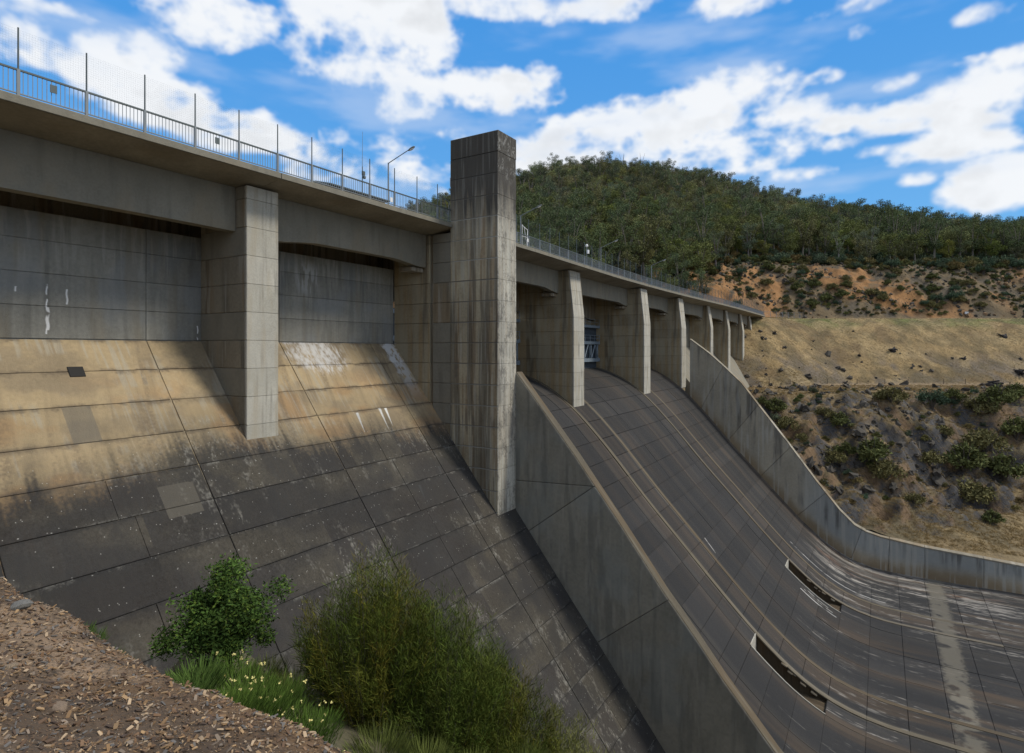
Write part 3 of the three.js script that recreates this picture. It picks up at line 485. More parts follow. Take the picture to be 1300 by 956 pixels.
const trainM = tints(trainTex, [1, 0.93, 1.08], bump(60, 42)), leftTrainM = tints(leftTrainTex, [0.92, 1.0, 1.12, 0.96], bump(40, 38));
const trainUV = (x, y, z) => [(z + 32) / 60, (y + 38) / 42], leftTrainUV = (x, y, z) => [(z + 27) / 40, (y + 38) / 38];
const lerpLine = (L, z) => { let i = 1; while (i < L.length - 1 && L[i][0] < z) i++; const t = (z - L[i - 1][0]) / (L[i][0] - L[i - 1][0]); return mix(L[i - 1][1], L[i][1], t); };
const rTop = [[-30.2, 1.9], [-26.7, -0.75], [-24, -3.2], [-21.1, -6.0], [-18.2, -9.9], [-13.55, -16], [-9.3, -21.9], [-5.7, -26.5], [-3.6, -28.6], [-2, -29.4], [0, -29.9], [5.8, -30.6], [17.6, -31.3], [50, -32.4]];
function topBetween(L, a, b) { return [[a, lerpLine(L, a)], ...L.filter(([z]) => z > a + 0.05 && z < b - 0.05), [b, lerpLine(L, b)]]; }
{
  const t = thing('training_wall', 'curved concrete training wall along the far side of the chute, stained below the grassy bank', 'wall');
  // cuts: [z at the top, z at the foot]
  const cuts = [[-30.2, -30.2], [-24.2, -28.2], [-18.3, -23.4], [-13.1, -18], [-7.8, -12.2], [-2.6, -4.2], [1.2, 1.0], [5.8, 5.8], [13, 13], [21, 21], [30, 30], [42, 42]];
  for (let i = 0; i + 1 < cuts.length; i++) {
    const [ta, fa] = cuts[i], [tb, fb] = cuts[i + 1], g = 0.03, top = topBetween(rTop, ta + g, tb - g), foot = []; for (let k = 6; k >= 0; k--) { const z = mix(fa + g, fb - g, k / 6); foot.push([z, chuteY(z) - 0.4]); }
    mesh('wall_section', prism([...top, ...foot], 112 - rr(0, 0.02), 113.2, trainUV, 0.04), trainM[i % 3], t);
    mesh('coping', prism([...top, ...[...top].reverse().map(([z, y]) => [z, y - 0.22])].map(([z, y]) => [z, y + 0.16]), 111.95, 113.28, trainUV, 0.03), M.concrete, t);
  }
  mesh('core', prism([...topBetween(rTop, -30, 41).map(([z, y]) => [z, y - 0.1]), ...[...Array(30).keys()].map((k) => { const z = mix(41, -30, k / 29); return [z, chuteY(z) - 0.8]; })], 112.1, 113.1, trainUV), trainM[1], t);
}
const lTop = [[-25.68, -1.9], [-20.3, -8.35], [-16.5, -13.2], [-13.35, -17.4], [-11, -20.25], [-9.15, -22.6], [-5.7, -26.6], [-2.6, -29.4], [0, -29.9], [5.8, -30.6], [12, -31]];
{
  const t = thing('training_wall', 'grey concrete training wall running down from the tall tower along the near side of the chute', 'wall');
  const full = [...topBetween(lTop, -25.68, 12), [12, -38], [-25.68, -38]];
  // the joints seen on its face: one level, two square to the slope
  const J1 = ([z, y]) => y - mix(-10.8, -10.5, (z + 25.8) / 6.7), diag = (z0, y0, z1, y1) => ([z, y]) => y - (y0 + (y1 - y0) * (z - z0) / (z1 - z0));
  const D1 = diag(-24.2, -14.6, -19.4, -11.0), D2 = diag(-18.6, -22.5, -13.3, -18.2), D3 = diag(-12, -31, -5.8, -26.4), gap = 0.025;
  const pieces = [clipHalf(full, (p) => J1(p) - gap), clipHalf(clipHalf(full, (p) => -J1(p) - gap), (p) => D1(p) - gap), clipHalf(clipHalf(clipHalf(full, (p) => -D1(p) - gap), (p) => D2(p) - gap), (p) => -J1(p) - gap), clipHalf(clipHalf(full, (p) => -D2(p) - gap), (p) => D3(p) - gap), clipHalf(full, (p) => -D3(p) - gap)];
  pieces.forEach((p, i) => { if (p.length > 2) mesh('wall_section', prism(p, 42.3 - 0.012 * (i % 2), 43.3, leftTrainUV, 0.03), leftTrainM[[0, 1, 2, 3, 0][i]], t); });
  mesh('core', prism(full.map(([z, y]) => [clamp(z, -25.5, 11.8), y - 0.15]), 42.4, 43.2, leftTrainUV), leftTrainM[0], t);
  mesh('coping', prism([...topBetween(lTop, -25.66, 12).map(([z, y]) => [z, y + 0.09]), ...topBetween(lTop, -25.66, 12).reverse().map(([z, y]) => [z, y + 0.012])], 42.34, 43.29, wallUV, 0.02), M.ridge, t);
}
// ---------------------------------------------------------------- spillway piers
const spillOutline = (dz = 0) => [[-51, -8], [-51, UNDER], [-32.4 + dz, UNDER], [PIERZ + 0.1, 4.2], [PIERZ + 0.1, -9]];
const spillFace = (y) => y > 4.2 ? mix(-31.8, -32.4, (y - 4.2) / (UNDER - 4.2)) : -31.8;
const chuteFloor = ([z, y]) => y - chuteY(z) + 0.06;
[[66, 69, 'first spillway pier along from the tall tower, pale front and olive side'], [91.5, 94.5, 'second spillway pier along from the tall tower, dark band beside its pale front'], [112.4, 115.4, 'spillway pier at the head of the far training wall']].forEach(([a, b, l]) => pier('spillway_pier', l, 'piers between the spillway gates', a, b, spillOutline(), -9, UNDER, chuteFloor, spillFace, pierSideM));
// beyond the spillway: piers of the far gravity section
const FARP = [[135.5, 'first pier beyond the far training wall'], [153.5, 'second pier beyond the far training wall'], [171.5, 'third pier beyond the far training wall'], [184.5, 'last short pier before the grassy abutment']];
FARP.forEach(([x, l]) => pier('abutment_pier', l, 'piers of the far gravity section', x, x + 2.2, [[KZ + 0.02, -14], [KZ + 0.02, UNDER], [-32.6, UNDER], [PIERZ, 5], [PIERZ, -14]], -14, UNDER, leftFloor, (y) => y > 5 ? mix(PIERZ, -32.6, (y - 5) / 4.7) : PIERZ, pierSideM));
{
  const t = thing('far_dam_slope', 'short stretch of dam slope and wall under the far end of the bridge', 'dam');
  mesh('slope', prism([[KZ - 6, KY], [KZ, KY], [KZ + 30, slopeY(KZ + 30)], [KZ - 6, -46]], 115.5, 190, wallUV), M.beam, t);
  mesh('wall', box(115.5, 197, KY - 0.5, 7.05, KZ - 1.5, KZ), M.beam, t);
}
// ---------------------------------------------------------------- bridge beams
const beamUV = (x, y, z, nx, ny, nz) => Math.abs(ny) > 0.7 ? [x / TILE, z / TILE] : [x / TILE, y / TILE + 0.11];
function beam(x0, x1, zf, lo, mid, label, ends = [0, 1]) {
  const t = thing('bridge_beam', label, 'beam', 'beams under the bridge deck');
  const row = (name, z0, z1, m, l0, l1) => { // haunched girder: outline in (x, y), carried from z0 to z1
    const n = 12, pts = [...Array(n + 1).keys()].map((i) => { const x = mix(x0, x1, i / n), e = Math.min(x - x0, x1 - x); return [x, mix(l0, l1, sm(0.2, 4.2, e))]; });
    const o = new MB(), B = (x) => bow(x);
    for (let i = 0; i < n; i++) {
      const [xa, ya] = pts[i], [xb, yb] = pts[i + 1], T = UNDER - 0.015, f = (x, y, z) => [x, y, z + B(x)];
      o.quad(f(xa, ya, z1), f(xb, yb, z1), f(xb, T, z1), f(xa, T, z1)); o.quad(f(xb, yb, z0), f(xa, ya, z0), f(xa, T, z0), f(xb, T, z0)); o.quad(f(xa, ya, z0), f(xb, yb, z0), f(xb, yb, z1), f(xa, ya, z1)); o.quad(f(xa, T, z1), f(xb, T, z1), f(xb, T, z0), f(xa, T, z0));
      if (i === 0) o.quad(f(xa, ya, z0), f(xa, ya, z1), f(xa, T, z1), f(xa, T, z0)); if (i === n - 1) o.quad(f(xb, yb, z1), f(xb, yb, z0), f(xb, T, z0), f(xb, T, z1));
    }
    mesh(name, o.geo(beamUV), m, t);
  };
  row('front_girder', zf - 0.7, zf, M.beam, lo, mid); row('added_rear_girder', zf - 6.4, zf - 5.6, M.core, lo - 2.2, mid - 2.2);  // rear girder is added, hung low to block light behind the beam
  for (const [x, s] of ends.map((e) => [[x0, 1], [x1, -1]][e])) mesh('bearing_block', cbox(Math.min(x, x + s * 1.5) + 0.02, Math.max(x, x + s * 1.5) - 0.02, lo - 0.4, lo - 0.02, zf - 1.6 + bow(x), zf - 0.25 + bow(x), 0.04), M.core, t);
}
beam(-8.4, 21.88, -32.95, 7.1, 7.15, 'long concrete beam over the bay with white lime drips on its recessed wall', []);
beam(24.12, 39.52, -32.95, 6.95, 7.3, 'concrete beam between the pier on the slope and the tall tower', [1]);
[[42.42, 65.98, 'beam over the spillway bay beside the tall tower'], [69.02, 91.48, 'beam over the middle spillway bay'], [94.52, 112.38, 'beam over the spillway bay beside the far training wall'], [115.42, 135.48, 'beam over the first bay past the far training wall'], [137.72, 153.48, 'beam over the second bay past the far training wall'], [155.72, 171.48, 'beam over the third bay past the far training wall'], [173.72, 184.48, 'short beam next to the grassy abutment']].forEach(([a, b, l]) => beam(a, b, -33.1, 6.95, 7.4, l));

// ---------------------------------------------------------------- bridge deck
const EDGE = -30.2, DECKEND = 197;
{
  const t = thing('bridge_deck', 'long concrete bridge deck with kerb running along the dam crest', 'bridge');
  const cutsX = [-8.6, 5, 23, 41, 54, 67.5, 80, 93, 103, 114, 125, 136.6, 145, 154.6, 163, 172.6, 185.6, DECKEND];
  for (let i = 0; i + 1 < cutsX.length; i++) {
    const x0 = cutsX[i] + 0.015, x1 = cutsX[i + 1] - 0.015, prof = [[-39.6, UNDER], [-33, UNDER], [EDGE, 10.13], [EDGE, DECKTOP], [EDGE - 0.42, DECKTOP], [EDGE - 0.46, DECKTOP - 0.18], [-39.6, DECKTOP - 0.15]];
    const g = prism(prof, x0, x1, wallUV, 0.01), p = g.attributes.position; for (let k = 0; k < p.count; k++) p.setZ(k, p.getZ(k) + bow(p.getX(k)));
    g.computeVertexNormals(); mesh('deck_slab', g, M.soffit, t);
    const kg = cbox(x0, x1, 10.11, DECKTOP + 0.02, EDGE - 0.4, EDGE + 0.03, 0.02), kp = kg.attributes.position; for (let k = 0; k < kp.count; k++) kp.setZ(k, kp.getZ(k) + bow(kp.getX(k)));
    mesh('kerb', kg, M.beam, t);
  }
  mesh('end_block', box(DECKEND - 1, DECKEND + 3, 4, UNDER + 0.3, -39.5, -31), M.concreteB, t);
}
// ---------------------------------------------------------------- railing with the tall wire fence on it
{
  const t = thing('bridge_railing', 'steel baluster railing with tall wire mesh fence along the bridge edge', 'railing');
  const zAt = (x) => EDGE - 0.16 + bow(x), y0 = DECKTOP + 0.02, step = 2.5, first = 10.37 - 4 * step;
  const bal = new THREE.BoxGeometry(0.022, 0.90, 0.022), post = new THREE.BoxGeometry(0.11, 1.13, 0.10), pole = new THREE.CylinderGeometry(0.032, 0.036, 1.72, 7), rest = [], wires = [];
  let nb = 0;
  const seg = (name, xa, xb, y, h, d, m) => { const g = new THREE.BoxGeometry(1, h, d), dz = zAt(xb) - zAt(xa), o = mesh(name, g, m, t); o.scale.x = Math.hypot(xb - xa, dz) - 0.004; o.position.set((xa + xb) / 2, y, (zAt(xa) + zAt(xb)) / 2); o.rotation.y = -Math.atan2(dz, xb - xa); };
  for (let i = 0; ; i++) {
    const x = first + i * step; if (x > DECKEND - 0.5) break;
    const p = mesh('post', post, M.steel, t); p.position.set(x, y0 + 0.565, zAt(x));
    const q = mesh('fence_pole', pole, M.steelPost, t); q.position.set(x, y0 + 1.13 + 0.86, zAt(x));
    const x1 = x + step; if (x1 > DECKEND - 0.5) break;
    seg('top_rail', x, x1, y0 + 1.10, 0.07, 0.09, M.steelPost); seg('bottom_rail', x, x1, y0 + 0.13, 0.045, 0.06, M.steel);
    for (let k = 1; k < 15; k++) { const bx = x + k * step / 15; if (bx > 9 && nb < 300) { nb++; const b = mesh('baluster', bal, M.steel, t); b.position.set(bx, y0 + 0.605, zAt(bx)); } else { const g = bal.clone(); g.translate(bx, y0 + 0.605, zAt(bx)); rest.push(g); } }
    const rot = -Math.atan2(zAt(x1) - zAt(x), step);
    for (let k = 0; k < 17; k++) { const g = new THREE.BoxGeometry(step, 0.0017, 0.0017); g.rotateY(rot); g.translate((x + x1) / 2, y0 + 1.18 + k * 0.1, (zAt(x) + zAt(x1)) / 2 - 0.045); wires.push(g); }
    for (let k = 0; k < 25; k++) { const g = new THREE.BoxGeometry(0.0017, 1.6, 0.0017), bx = x + k * 0.1; g.translate(bx, y0 + 1.98, zAt(bx) - 0.045); wires.push(g); }
  }
  mesh('balusters', mergeGeometries(rest), M.steel, t).userData.kind = 'stuff';
  mesh('wire_mesh', mergeGeometries(wires), M.wire, t).userData.kind = 'stuff';
}
// plates fixed to the railing
{
  const plate = cbox(-0.13, 0.13, -0.17, 0.17, -0.012, 0.012, 0.004);
  [[276, 172, M.steelPost, 'small grey plate hung on the railing over the lime-dripped wall'], [68, 108, M.steelPost, 'dark plate on the railing near the start of the bridge'], [497, 254, M.white, 'white notice fixed to the railing before the tall tower'], [670, 305, M.white, 'white notice fixed to the railing just past the tall tower']].forEach(([px, py, m, l]) => {
    let P = onZ(px, py, EDGE - 0.08); P = onZ(px, py, EDGE - 0.08 + bow(P.x)); const o = mesh('railing_sign', plate, m); o.position.set(P.x, clamp(P.y, 10.9, 11.2), P.z); tag(o, l, 'sign');
  });
}
// ---------------------------------------------------------------- things on the bridge
{
  // street lamps on the upstream kerb, arm reaching over the roadway
  const t0 = thing('street_lamp', 'grey street lamp with angled arm on the bridge before the tall tower', 'lamp', 'street lamps along the bridge');
  mesh('pole', tube([[0, 0, 0], [0, 6.9, 0]], 0.085, 0.06, 8), M.steel, t0); mesh('base_plate', cbox(-0.18, 0.18, 0, 0.06, -0.18, 0.18, 0.01), M.steel, t0);
  mesh('arm', tube([[0, 6.85, 0], [0.06, 7.0, 0.3], [0.2, 7.75, 2.3]], 0.045, 0.04, 7), M.steel, t0);
  const head = new THREE.SphereGeometry(1, 12, 8); head.scale(0.17, 0.10, 0.42); head.rotateX(-0.35); head.translate(0.22, 7.82, 2.6); const hd = mesh('lamp_head', head, M.steel, t0);
  const lens = new THREE.SphereGeometry(1, 10, 6); lens.scale(0.12, 0.06, 0.28); lens.rotateX(-0.35); lens.translate(0.22, 7.75, 2.62); mesh('lens', lens, M.white, hd);
  const spots = [[493, ''], [661, 'grey street lamp on the bridge just past the tall tower'], [763, 'second street lamp on the bridge past the tall tower'], [827, 'third street lamp on the bridge past the tall tower']];
  spots.forEach(([px, l], i) => { let P = onZ(px, 300, -38.6), o = t0; P = onZ(px, 300, -38.6 + bow(P.x)); if (i) { o = t0.clone(); o.name = numbered('street_lamp'); o.userData = { ...t0.userData, label: l }; scene.add(o); } o.position.set(P.x, DECKTOP - 0.14, P.z); });
}
{
  const t = thing('service_hut', 'low grey service hut with shallow pitched roof on the bridge', 'hut'), x0 = 31.6, x1 = 37.4, z0 = -38.6, z1 = -35.6, y = DECKTOP - 0.16;
  mesh('wall', cbox(x0, x1, y, y + 2.2, z0, z1, 0.02), M.core, t);
  mesh('roof', prism([[z0 - 0.3, y + 2.21], [z1 + 0.3, y + 2.21], [z1 + 0.3, y + 2.3], [(z0 + z1) / 2, y + 2.75], [z0 - 0.3, y + 2.3]], x0 - 0.3, x1 + 0.3), M.steelPost, t);
  mesh('door', cbox(x0 + 1, x0 + 1.9, y + 0.02, y + 2.05, z1, z1 + 0.05, 0.01), M.steel, t);
}
{
  const P = onZ(460, 230, -34.2), t = thing('antenna_mast', 'thin antenna mast with small boxes standing on the bridge', 'antenna', null, [P.x, DECKTOP - 0.15, P.z]);
  mesh('mast', tube([[0, 0, 0], [0, 3.9, 0]], 0.05, 0.035, 7), M.steelPost, t); mesh('whip', tube([[0, 3.9, 0], [0.02, 6.6, 0]], 0.02, 0.012, 5), M.steel, t);
  mesh('junction_box', cbox(-0.12, 0.12, 3.2, 3.5, 0.04, 0.2, 0.01), M.steelPost, t); mesh('junction_box', cbox(0.1, 0.3, 3.0, 3.2, -0.08, 0.08, 0.01), M.steelPost, t);
}
{
  const P = onZ(575, 233, TZ0 - 0.35), t = thing('notice_board', 'white square notice on a post against the tall tower', 'sign', null, [P.x - 0.05, DECKTOP, P.z]);
  mesh('post', tube([[0, 0, -0.05], [0, P.y - DECKTOP + 0.35, -0.05]], 0.035, 0.035, 6), M.steel, t); mesh('panel', cbox(-0.36, 0.36, P.y - DECKTOP - 0.38, P.y - DECKTOP + 0.38, -0.01, 0.02, 0.008), M.white, t);
  // pinkish print, unreadable at this size
  for (let i = 0; i < 3; i++) mesh('print', box(-0.22, 0.22 - i * 0.09, P.y - DECKTOP + 0.14 - i * 0.16, P.y - DECKTOP + 0.19 - i * 0.16, 0.02, 0.024), std({ color: new THREE.Color().setRGB(0.42, 0.26, 0.30) }), t);
}
function frameGate(px, z, label, m) {
  const P = onZ(px, 260, z + bow(55) * (px > 640 ? 0.3 : 0)), t = thing('access_frame', label, 'frame', null, [P.x, DECKTOP - 0.14, P.z]);
  for (const x of [0, 1.1]) mesh('upright', tube([[x, 0, 0], [x, 2.7 - x * 0.3, 0]], 0.035, 0.035, 6), m, t);
  mesh('crossbar', tube([[0, 2.6, 0], [1.1, 2.3, 0]], 0.035, 0.035, 6), m, t); mesh('crossbar', tube([[0, 1.5, 0], [1.1, 1.5, 0]], 0.03, 0.03, 6), m, t);
  mesh('brace', tube([[1.1, 2.3, 0], [0.45, 0, 0.3]], 0.035, 0.035, 6), m, t); mesh('brace', tube([[0.4, 2.45, 0], [1.6, 0, -0.2]], 0.035, 0.035, 6), m, t);
}
frameGate(560, -31.4, 'tubular steel access frame on the bridge before the tall tower', M.steel);
frameGate(663, -31.6, 'pale tubular access frame on the bridge just past the tall tower', M.white);
{
  let P = onZ(745, 313, -33); P = onZ(745, 313, -33 + bow(P.x)); const t = thing('dome_camera', 'white domed camera on a short post on the bridge', 'camera', null, [P.x, DECKTOP - 0.14, P.z]), h = P.y - DECKTOP;
  mesh('post', tube([[0, 0, 0], [0, h, 0]], 0.05, 0.05, 7), M.steel, t); const g = new THREE.SphereGeometry(0.19, 12, 9); g.scale(1, 1.15, 1); g.translate(0, h + 0.25, 0); mesh('dome', g, M.white, t); mesh('housing', cbox(-0.16, 0.16, h - 0.85, h - 0.35, 0.06, 0.3, 0.02), M.white, t);
}
// ---------------------------------------------------------------- spillway gates
function gate(x0, x1, label) {
  const t = thing('spillway_gate', label, 'gate', 'steel gates in the spillway bays'), Z = -39.9;
  mesh('skin_plate', cbox(x0, x1, -3.1, 4.0, Z - 0.3, Z, 0.02), M.gatePlate, t);
  for (const [y, h] of [[-1.65, 0.28], [1.1, 0.24], [3.7, 0.2]]) mesh('girder', cbox(x0 + 0.1, x1 - 0.1, y - h, y + h, Z + 0.02, Z + 0.7, 0.02), M.gateSteel, t);
  const n = Math.round((x1 - x0) / 2.6);
  for (let k = 0; k <= n; k++) { const x = mix(x0 + 0.5, x1 - 0.5, k / n); mesh('rib', cbox(x - 0.14, x + 0.14, -1.36, 0.85, Z + 0.1, Z + 0.5, 0.02), M.gateSteel, t); if (k < n) { const x2 = mix(x0 + 0.5, x1 - 0.5, (k + 1) / n); mesh('brace', tube([[x, -1.3, Z + 0.55], [(x + x2) / 2, 0.8, Z + 0.55]], 0.07, 0.07, 4), M.gateSteel, t); mesh('brace', tube([[x2, -1.3, Z + 0.55], [(x + x2) / 2, 0.8, Z + 0.55]], 0.07, 0.07, 4), M.gateSteel, t); } }
  for (const [y, m] of [[1.36, M.gateSteel], [3.92, M.steel]]) { for (const h of [0.5, 0.95]) mesh('handrail', tube([[x0 + 0.1, y + h, Z + 0.62], [x1 - 0.1, y + h, Z + 0.62]], 0.04, 0.04, 5), m, t); for (let k = 0; k <= 12; k++) { const x = mix(x0 + 0.2, x1 - 0.2, k / 12); mesh('stanchion', tube([[x, y - 0.05, Z + 0.62], [x, y + 0.97, Z + 0.62]], 0.035, 0.035, 5), m, t); } }
}
gate(42.6, 65.8, 'steel gate in the bay beside the tall tower'); gate(69.2, 91.3, 'steel gate with pale girders and handrails in the middle spillway bay'); gate(94.7, 112.2, 'steel gate in the bay beside the far training wall');
// upstream hoist bridge: a row of columns and a parapet behind the gates
[[52, 'fluted hoist column behind the gate beside the tall tower'], [86, 'hoist column behind the middle gate'], [106, 'hoist column behind the far gate']].forEach(([x, l]) => {
  const t = thing('hoist_column', l, 'column', 'hoist columns upstream of the gates');
  for (const dx of [-2.6, -0.9, 0.9, 2.6]) mesh('shaft', cbox(x + dx - 0.55, x + dx + 0.55, -4, 9.3, -44.2, -43, 0.05), M.concrete, t);
  mesh('platform', cbox(x - 4, x + 4, 9.3, 9.9, -44.8, -42.2, 0.04), M.concreteB, t);
});

// ---------------------------------------------------------------- far bank
const PROF = [[60, -38], [84, -37], [92, -34.5], [100, -31.6], [108, -29.4], [116, -26.5], [124, -20.5], [135, -13.8], [150, -10.4], [158, -9.75], [163.5, -9.55], [172, -3.4], [186, 7.0], [192, 9.8], [195, 10.25], [203, 10.4], [206, 10.7], [215, 20], [228, 30.5]];
const lerpP = (P, x) => { if (x <= P[0][0]) return P[0][1]; let i = 1; while (i < P.length - 1 && P[i][0] < x) i++; const t = (x - P[i - 1][0]) / (P[i][0] - P[i - 1][0]); return mix(P[i - 1][1], P[i][1], t); };
// skyline of the hill (ground) as seen from the valley, against bearing u / w
const SKY = [[-0.9, 390], [-0.45, 362], [-0.33, 345], [-0.22, 312], [-0.145, 284], [-0.06, 258], [0.01, 242], [0.08, 227], [0.132, 222], [0.237, 230], [0.33, 243], [0.42, 267], [0.526, 284], [0.7, 306], [0.855, 317], [1.2, 340]].map(([a, p]) => [a, (PY - p) / FOC]);
function farH(x, z) {
  const u = toU(x, z), w0 = toW(x, z), w = w0 + 10 * sm(95, 70, u) * sm(240, 205, w0);
  const ridge = fbm(x * 0.09 + 5, z * 0.09, 5), rock = fbm(x * 0.33, z * 0.33 + 40, 5);
  let h;
  if (w <= 228) {
    h = lerpP(PROF, w);
    const rocky = 1.35 * sm(104, 112, w) * sm(154, 140, w), cut = sm(206, 212, w) * sm(240, 228, w);
    const rid = 1 - Math.abs(2 * fbm(x * 0.11 + 2, z * 0.13, 4) - 1);
    h += rocky * (5.5 * (rid - 0.72) + 3.4 * (rock - 0.5)) + cut * (3.0 * (rid - 0.7) + 2.2 * (rock - 0.5));
    h += 0.7 * (rock - 0.5) * sm(164, 168, w) * sm(194, 190, w) + 1.4 * (ridge - 0.5) * sm(166, 174, w) * sm(192, 184, w);
  } else {
    const a = u / w0, wr = mix(560, 470, sm(0.2, 0.8, a)), hr = lerpP(SKY, a) * wr, q = (w - 228) / (wr - 228);
    h = q < 1 ? 30.5 + (hr - 30.5) * (0.25 * q + 0.75 * Math.pow(q, 0.92)) : hr - (q - 1) * 60;
    h += 7 * (fbm(x * 0.02, z * 0.02, 3) - 0.5) * sm(228, 290, w) + (3.0 * (1 - Math.abs(2 * fbm(x * 0.11 + 2, z * 0.13, 4) - 1) - 0.7) + 2.2 * (rock - 0.5)) * sm(245, 228, w);
  }
  return h;
}
function farHit(px, py) { const d = ray(px, py); let t = 95; for (; t < 700; t += 0.4) { const x = d.x * t, z = d.z * t; if (x > 113.5 && d.y * t < farH(x, z)) break; } return new THREE.Vector3(d.x * t, farH(d.x * t, d.z * t), d.z * t); }
const grain = tex(512, 512, (u, v, c) => { const k = per((x, y) => 0.5 * fbm(x * 20, y * 20, 4) + 0.5 * fbm(x * 90, y * 90, 3), u, v), q = clamp(0.5 + 2.6 * (k - 0.5) + 0.45, 0.25, 1.5) * 0.90; set3(c, q, q, 0.98 * q); });
const groundM = std({ vertexColors: true, map: grain, bumpMap: bump(1, 1), bumpScale: 0.15, roughness: 1 });
function farColor(x, z, h, c) {
  const u = toU(x, z), w0 = toW(x, z), w = w0 + 10 * sm(95, 70, u) * sm(240, 205, w0);
  const n = fbm(x * 0.08, z * 0.08, 4), f = fbm(x * 0.5, z * 0.5 + 7, 4), f2 = fbm(x * 1.3 + 9, z * 1.3, 3), g = 0.7 + 0.6 * f;
  const e = 0.7, sl = Math.hypot(farH(x + e, z) - h, farH(x, z + e) - h) / e;
  if (w < 164) { // rock and dry scrub
    set3(c, 0.20 * g, 0.145 * g, 0.074 * g); blend(c, 0.105 * g, 0.084 * g, 0.046 * g, 0.85 * sm(0.44, 0.62, n)); blend(c, 0.24 * g, 0.175 * g, 0.085 * g, 0.7 * sm(0.56, 0.7, fbm(x * 0.15 + 17, z * 0.15, 4)));
    const rk = sm(0.62, 1.15, sl + 0.5 * (f2 - 0.5)) * sm(155, 143, w); blend(c, 0.062 * (0.4 + f2), 0.060 * (0.4 + f2), 0.062 * (0.4 + f2), 0.95 * rk); blend(c, 0.20, 0.12, 0.055, 0.7 * rk * sm(0.52, 0.68, fbm(x * 0.25, z * 0.25 + 30, 3)));
    blend(c, 0.27, 0.195, 0.115, sm(156.5, 158.5, w + 2 * (f - 0.5)) * 0.85);
  } else if (w < 206) {
    set3(c, 0.265 * g, 0.185 * g, 0.085 * g); blend(c, 0.155 * g, 0.105 * g, 0.05 * g, 0.85 * sm(0.5, 0.68, fbm(x * 0.2 + 3, z * 0.2, 4)));
    blend(c, 0.115, 0.145, 0.035, 0.75 * sm(184, 189, w) * sm(195, 192, w) * sm(0.42, 0.6, n)); blend(c, 0.12 * g, 0.10 * g, 0.08 * g, 0.8 * sm(0.46, 0.6, fbm(x * 0.16 + 70, z * 0.16, 4)) * sm(178, 170, w)); blend(c, 0.11 * g, 0.085 * g, 0.042 * g, 0.6 * sm(0.5, 0.66, fbm(x * 0.32 + 90, z * 0.32, 4))); blend(c, 0.34 * g, 0.25 * g, 0.125 * g, 0.5 * sm(0.55, 0.7, fbm(x * 0.24 + 33, z * 0.24, 4)));
    blend(c, 0.20, 0.185, 0.165, 0.85 * sm(195.5, 196.5, w) * sm(203.5, 202.5, w));
  } else {
    set3(c, 0.14 * g, 0.10 * g, 0.053 * g); blend(c, 0.085 * g, 0.07 * g, 0.05 * g, 0.8 * sm(0.5, 0.65, fbm(x * 0.35, z * 0.35, 4))); blend(c, 0.30 * g, 0.150 * g, 0.055 * g, 0.9 * sm(0.47, 0.62, fbm(x * 0.055 + 13, z * 0.055 + 4, 4)) * sm(0.5, 1, sl));
    blend(c, 0.085 * g, 0.07 * g, 0.04 * g, sm(226, 240, w));
  }
}
function terrain(name, label, us, ws, keep) {
  const nu = us.length, nw = ws.length, pos = new Float32Array(nu * nw * 3), col = new Float32Array(nu * nw * 3), uv = new Float32Array(nu * nw * 2), c = [0, 0, 0], ok = new Uint8Array(nu * nw);
  for (let j = 0, k = 0; j < nw; j++) for (let i = 0; i < nu; i++, k++) { const [x, z] = fromUW(us[i] * (Array.isArray(us) ? 1 : 1), ws[j]), X = keep ? Math.max(x, 113) : x, h = farH(X, z); ok[k] = x > 113 - 2 || !keep ? 1 : 0; pos.set([X, h, z], k * 3); farColor(X, z, h, c); col.set(c, k * 3); uv.set([x / 7, (z + 0.6 * h) / 7], k * 2); }
  const idx = []; for (let j = 0; j + 1 < nw; j++) for (let i = 0; i + 1 < nu; i++) { const a = j * nu + i, b = a + 1, d = a + nu, e = d + 1; if (ok[a] && ok[b] && ok[d] && ok[e]) idx.push(a, b, e, a, e, d); }
  const g = new THREE.BufferGeometry(); g.setAttribute('position', new THREE.BufferAttribute(pos, 3)); g.setAttribute('color', new THREE.BufferAttribute(col, 3)); g.setAttribute('uv', new THREE.BufferAttribute(uv, 2)); g.setIndex(idx); g.computeVertexNormals();
  return struct(mesh(name, g, groundM), label, 'hillside');
}
const range = (a, b, s) => { const r = []; for (let x = a; x < b; x += s) r.push(x); r.push(b); return r; };
terrain('far_bank', 'dry grassy and rocky bank beyond the training wall', range(20, 260, 0.8), range(72, 246, 0.6), true);
terrain('forest_hill', 'tall hill under the eucalypt forest', [...range(-420, 19, 9), ...range(22, 760, 6)], [...range(150, 244, 6).filter((w) => w >= 243), ...range(248, 760, 6)], false);
terrain('upstream_bank', 'wooded bank above the reservoir', range(-420, 22, 7), range(172, 250, 6), false);
{
  const g = new THREE.PlaneGeometry(700, 500); g.rotateX(-Math.PI / 2); g.translate(60, 4.2, -304);
  struct(mesh('reservoir_water', g, std({ color: new THREE.Color().setRGB(0.02, 0.035, 0.035), roughness: 0.15 })), 'reservoir water behind the dam', 'water');
  const f = new THREE.PlaneGeometry(5000, 5000); f.rotateX(-Math.PI / 2); f.translate(0, -39.5, 0);
  struct(mesh('valley_ground', f, std({ map: grain, color: new THREE.Color().setRGB(0.16, 0.13, 0.08) })), 'dry valley floor downstream', 'ground');
}
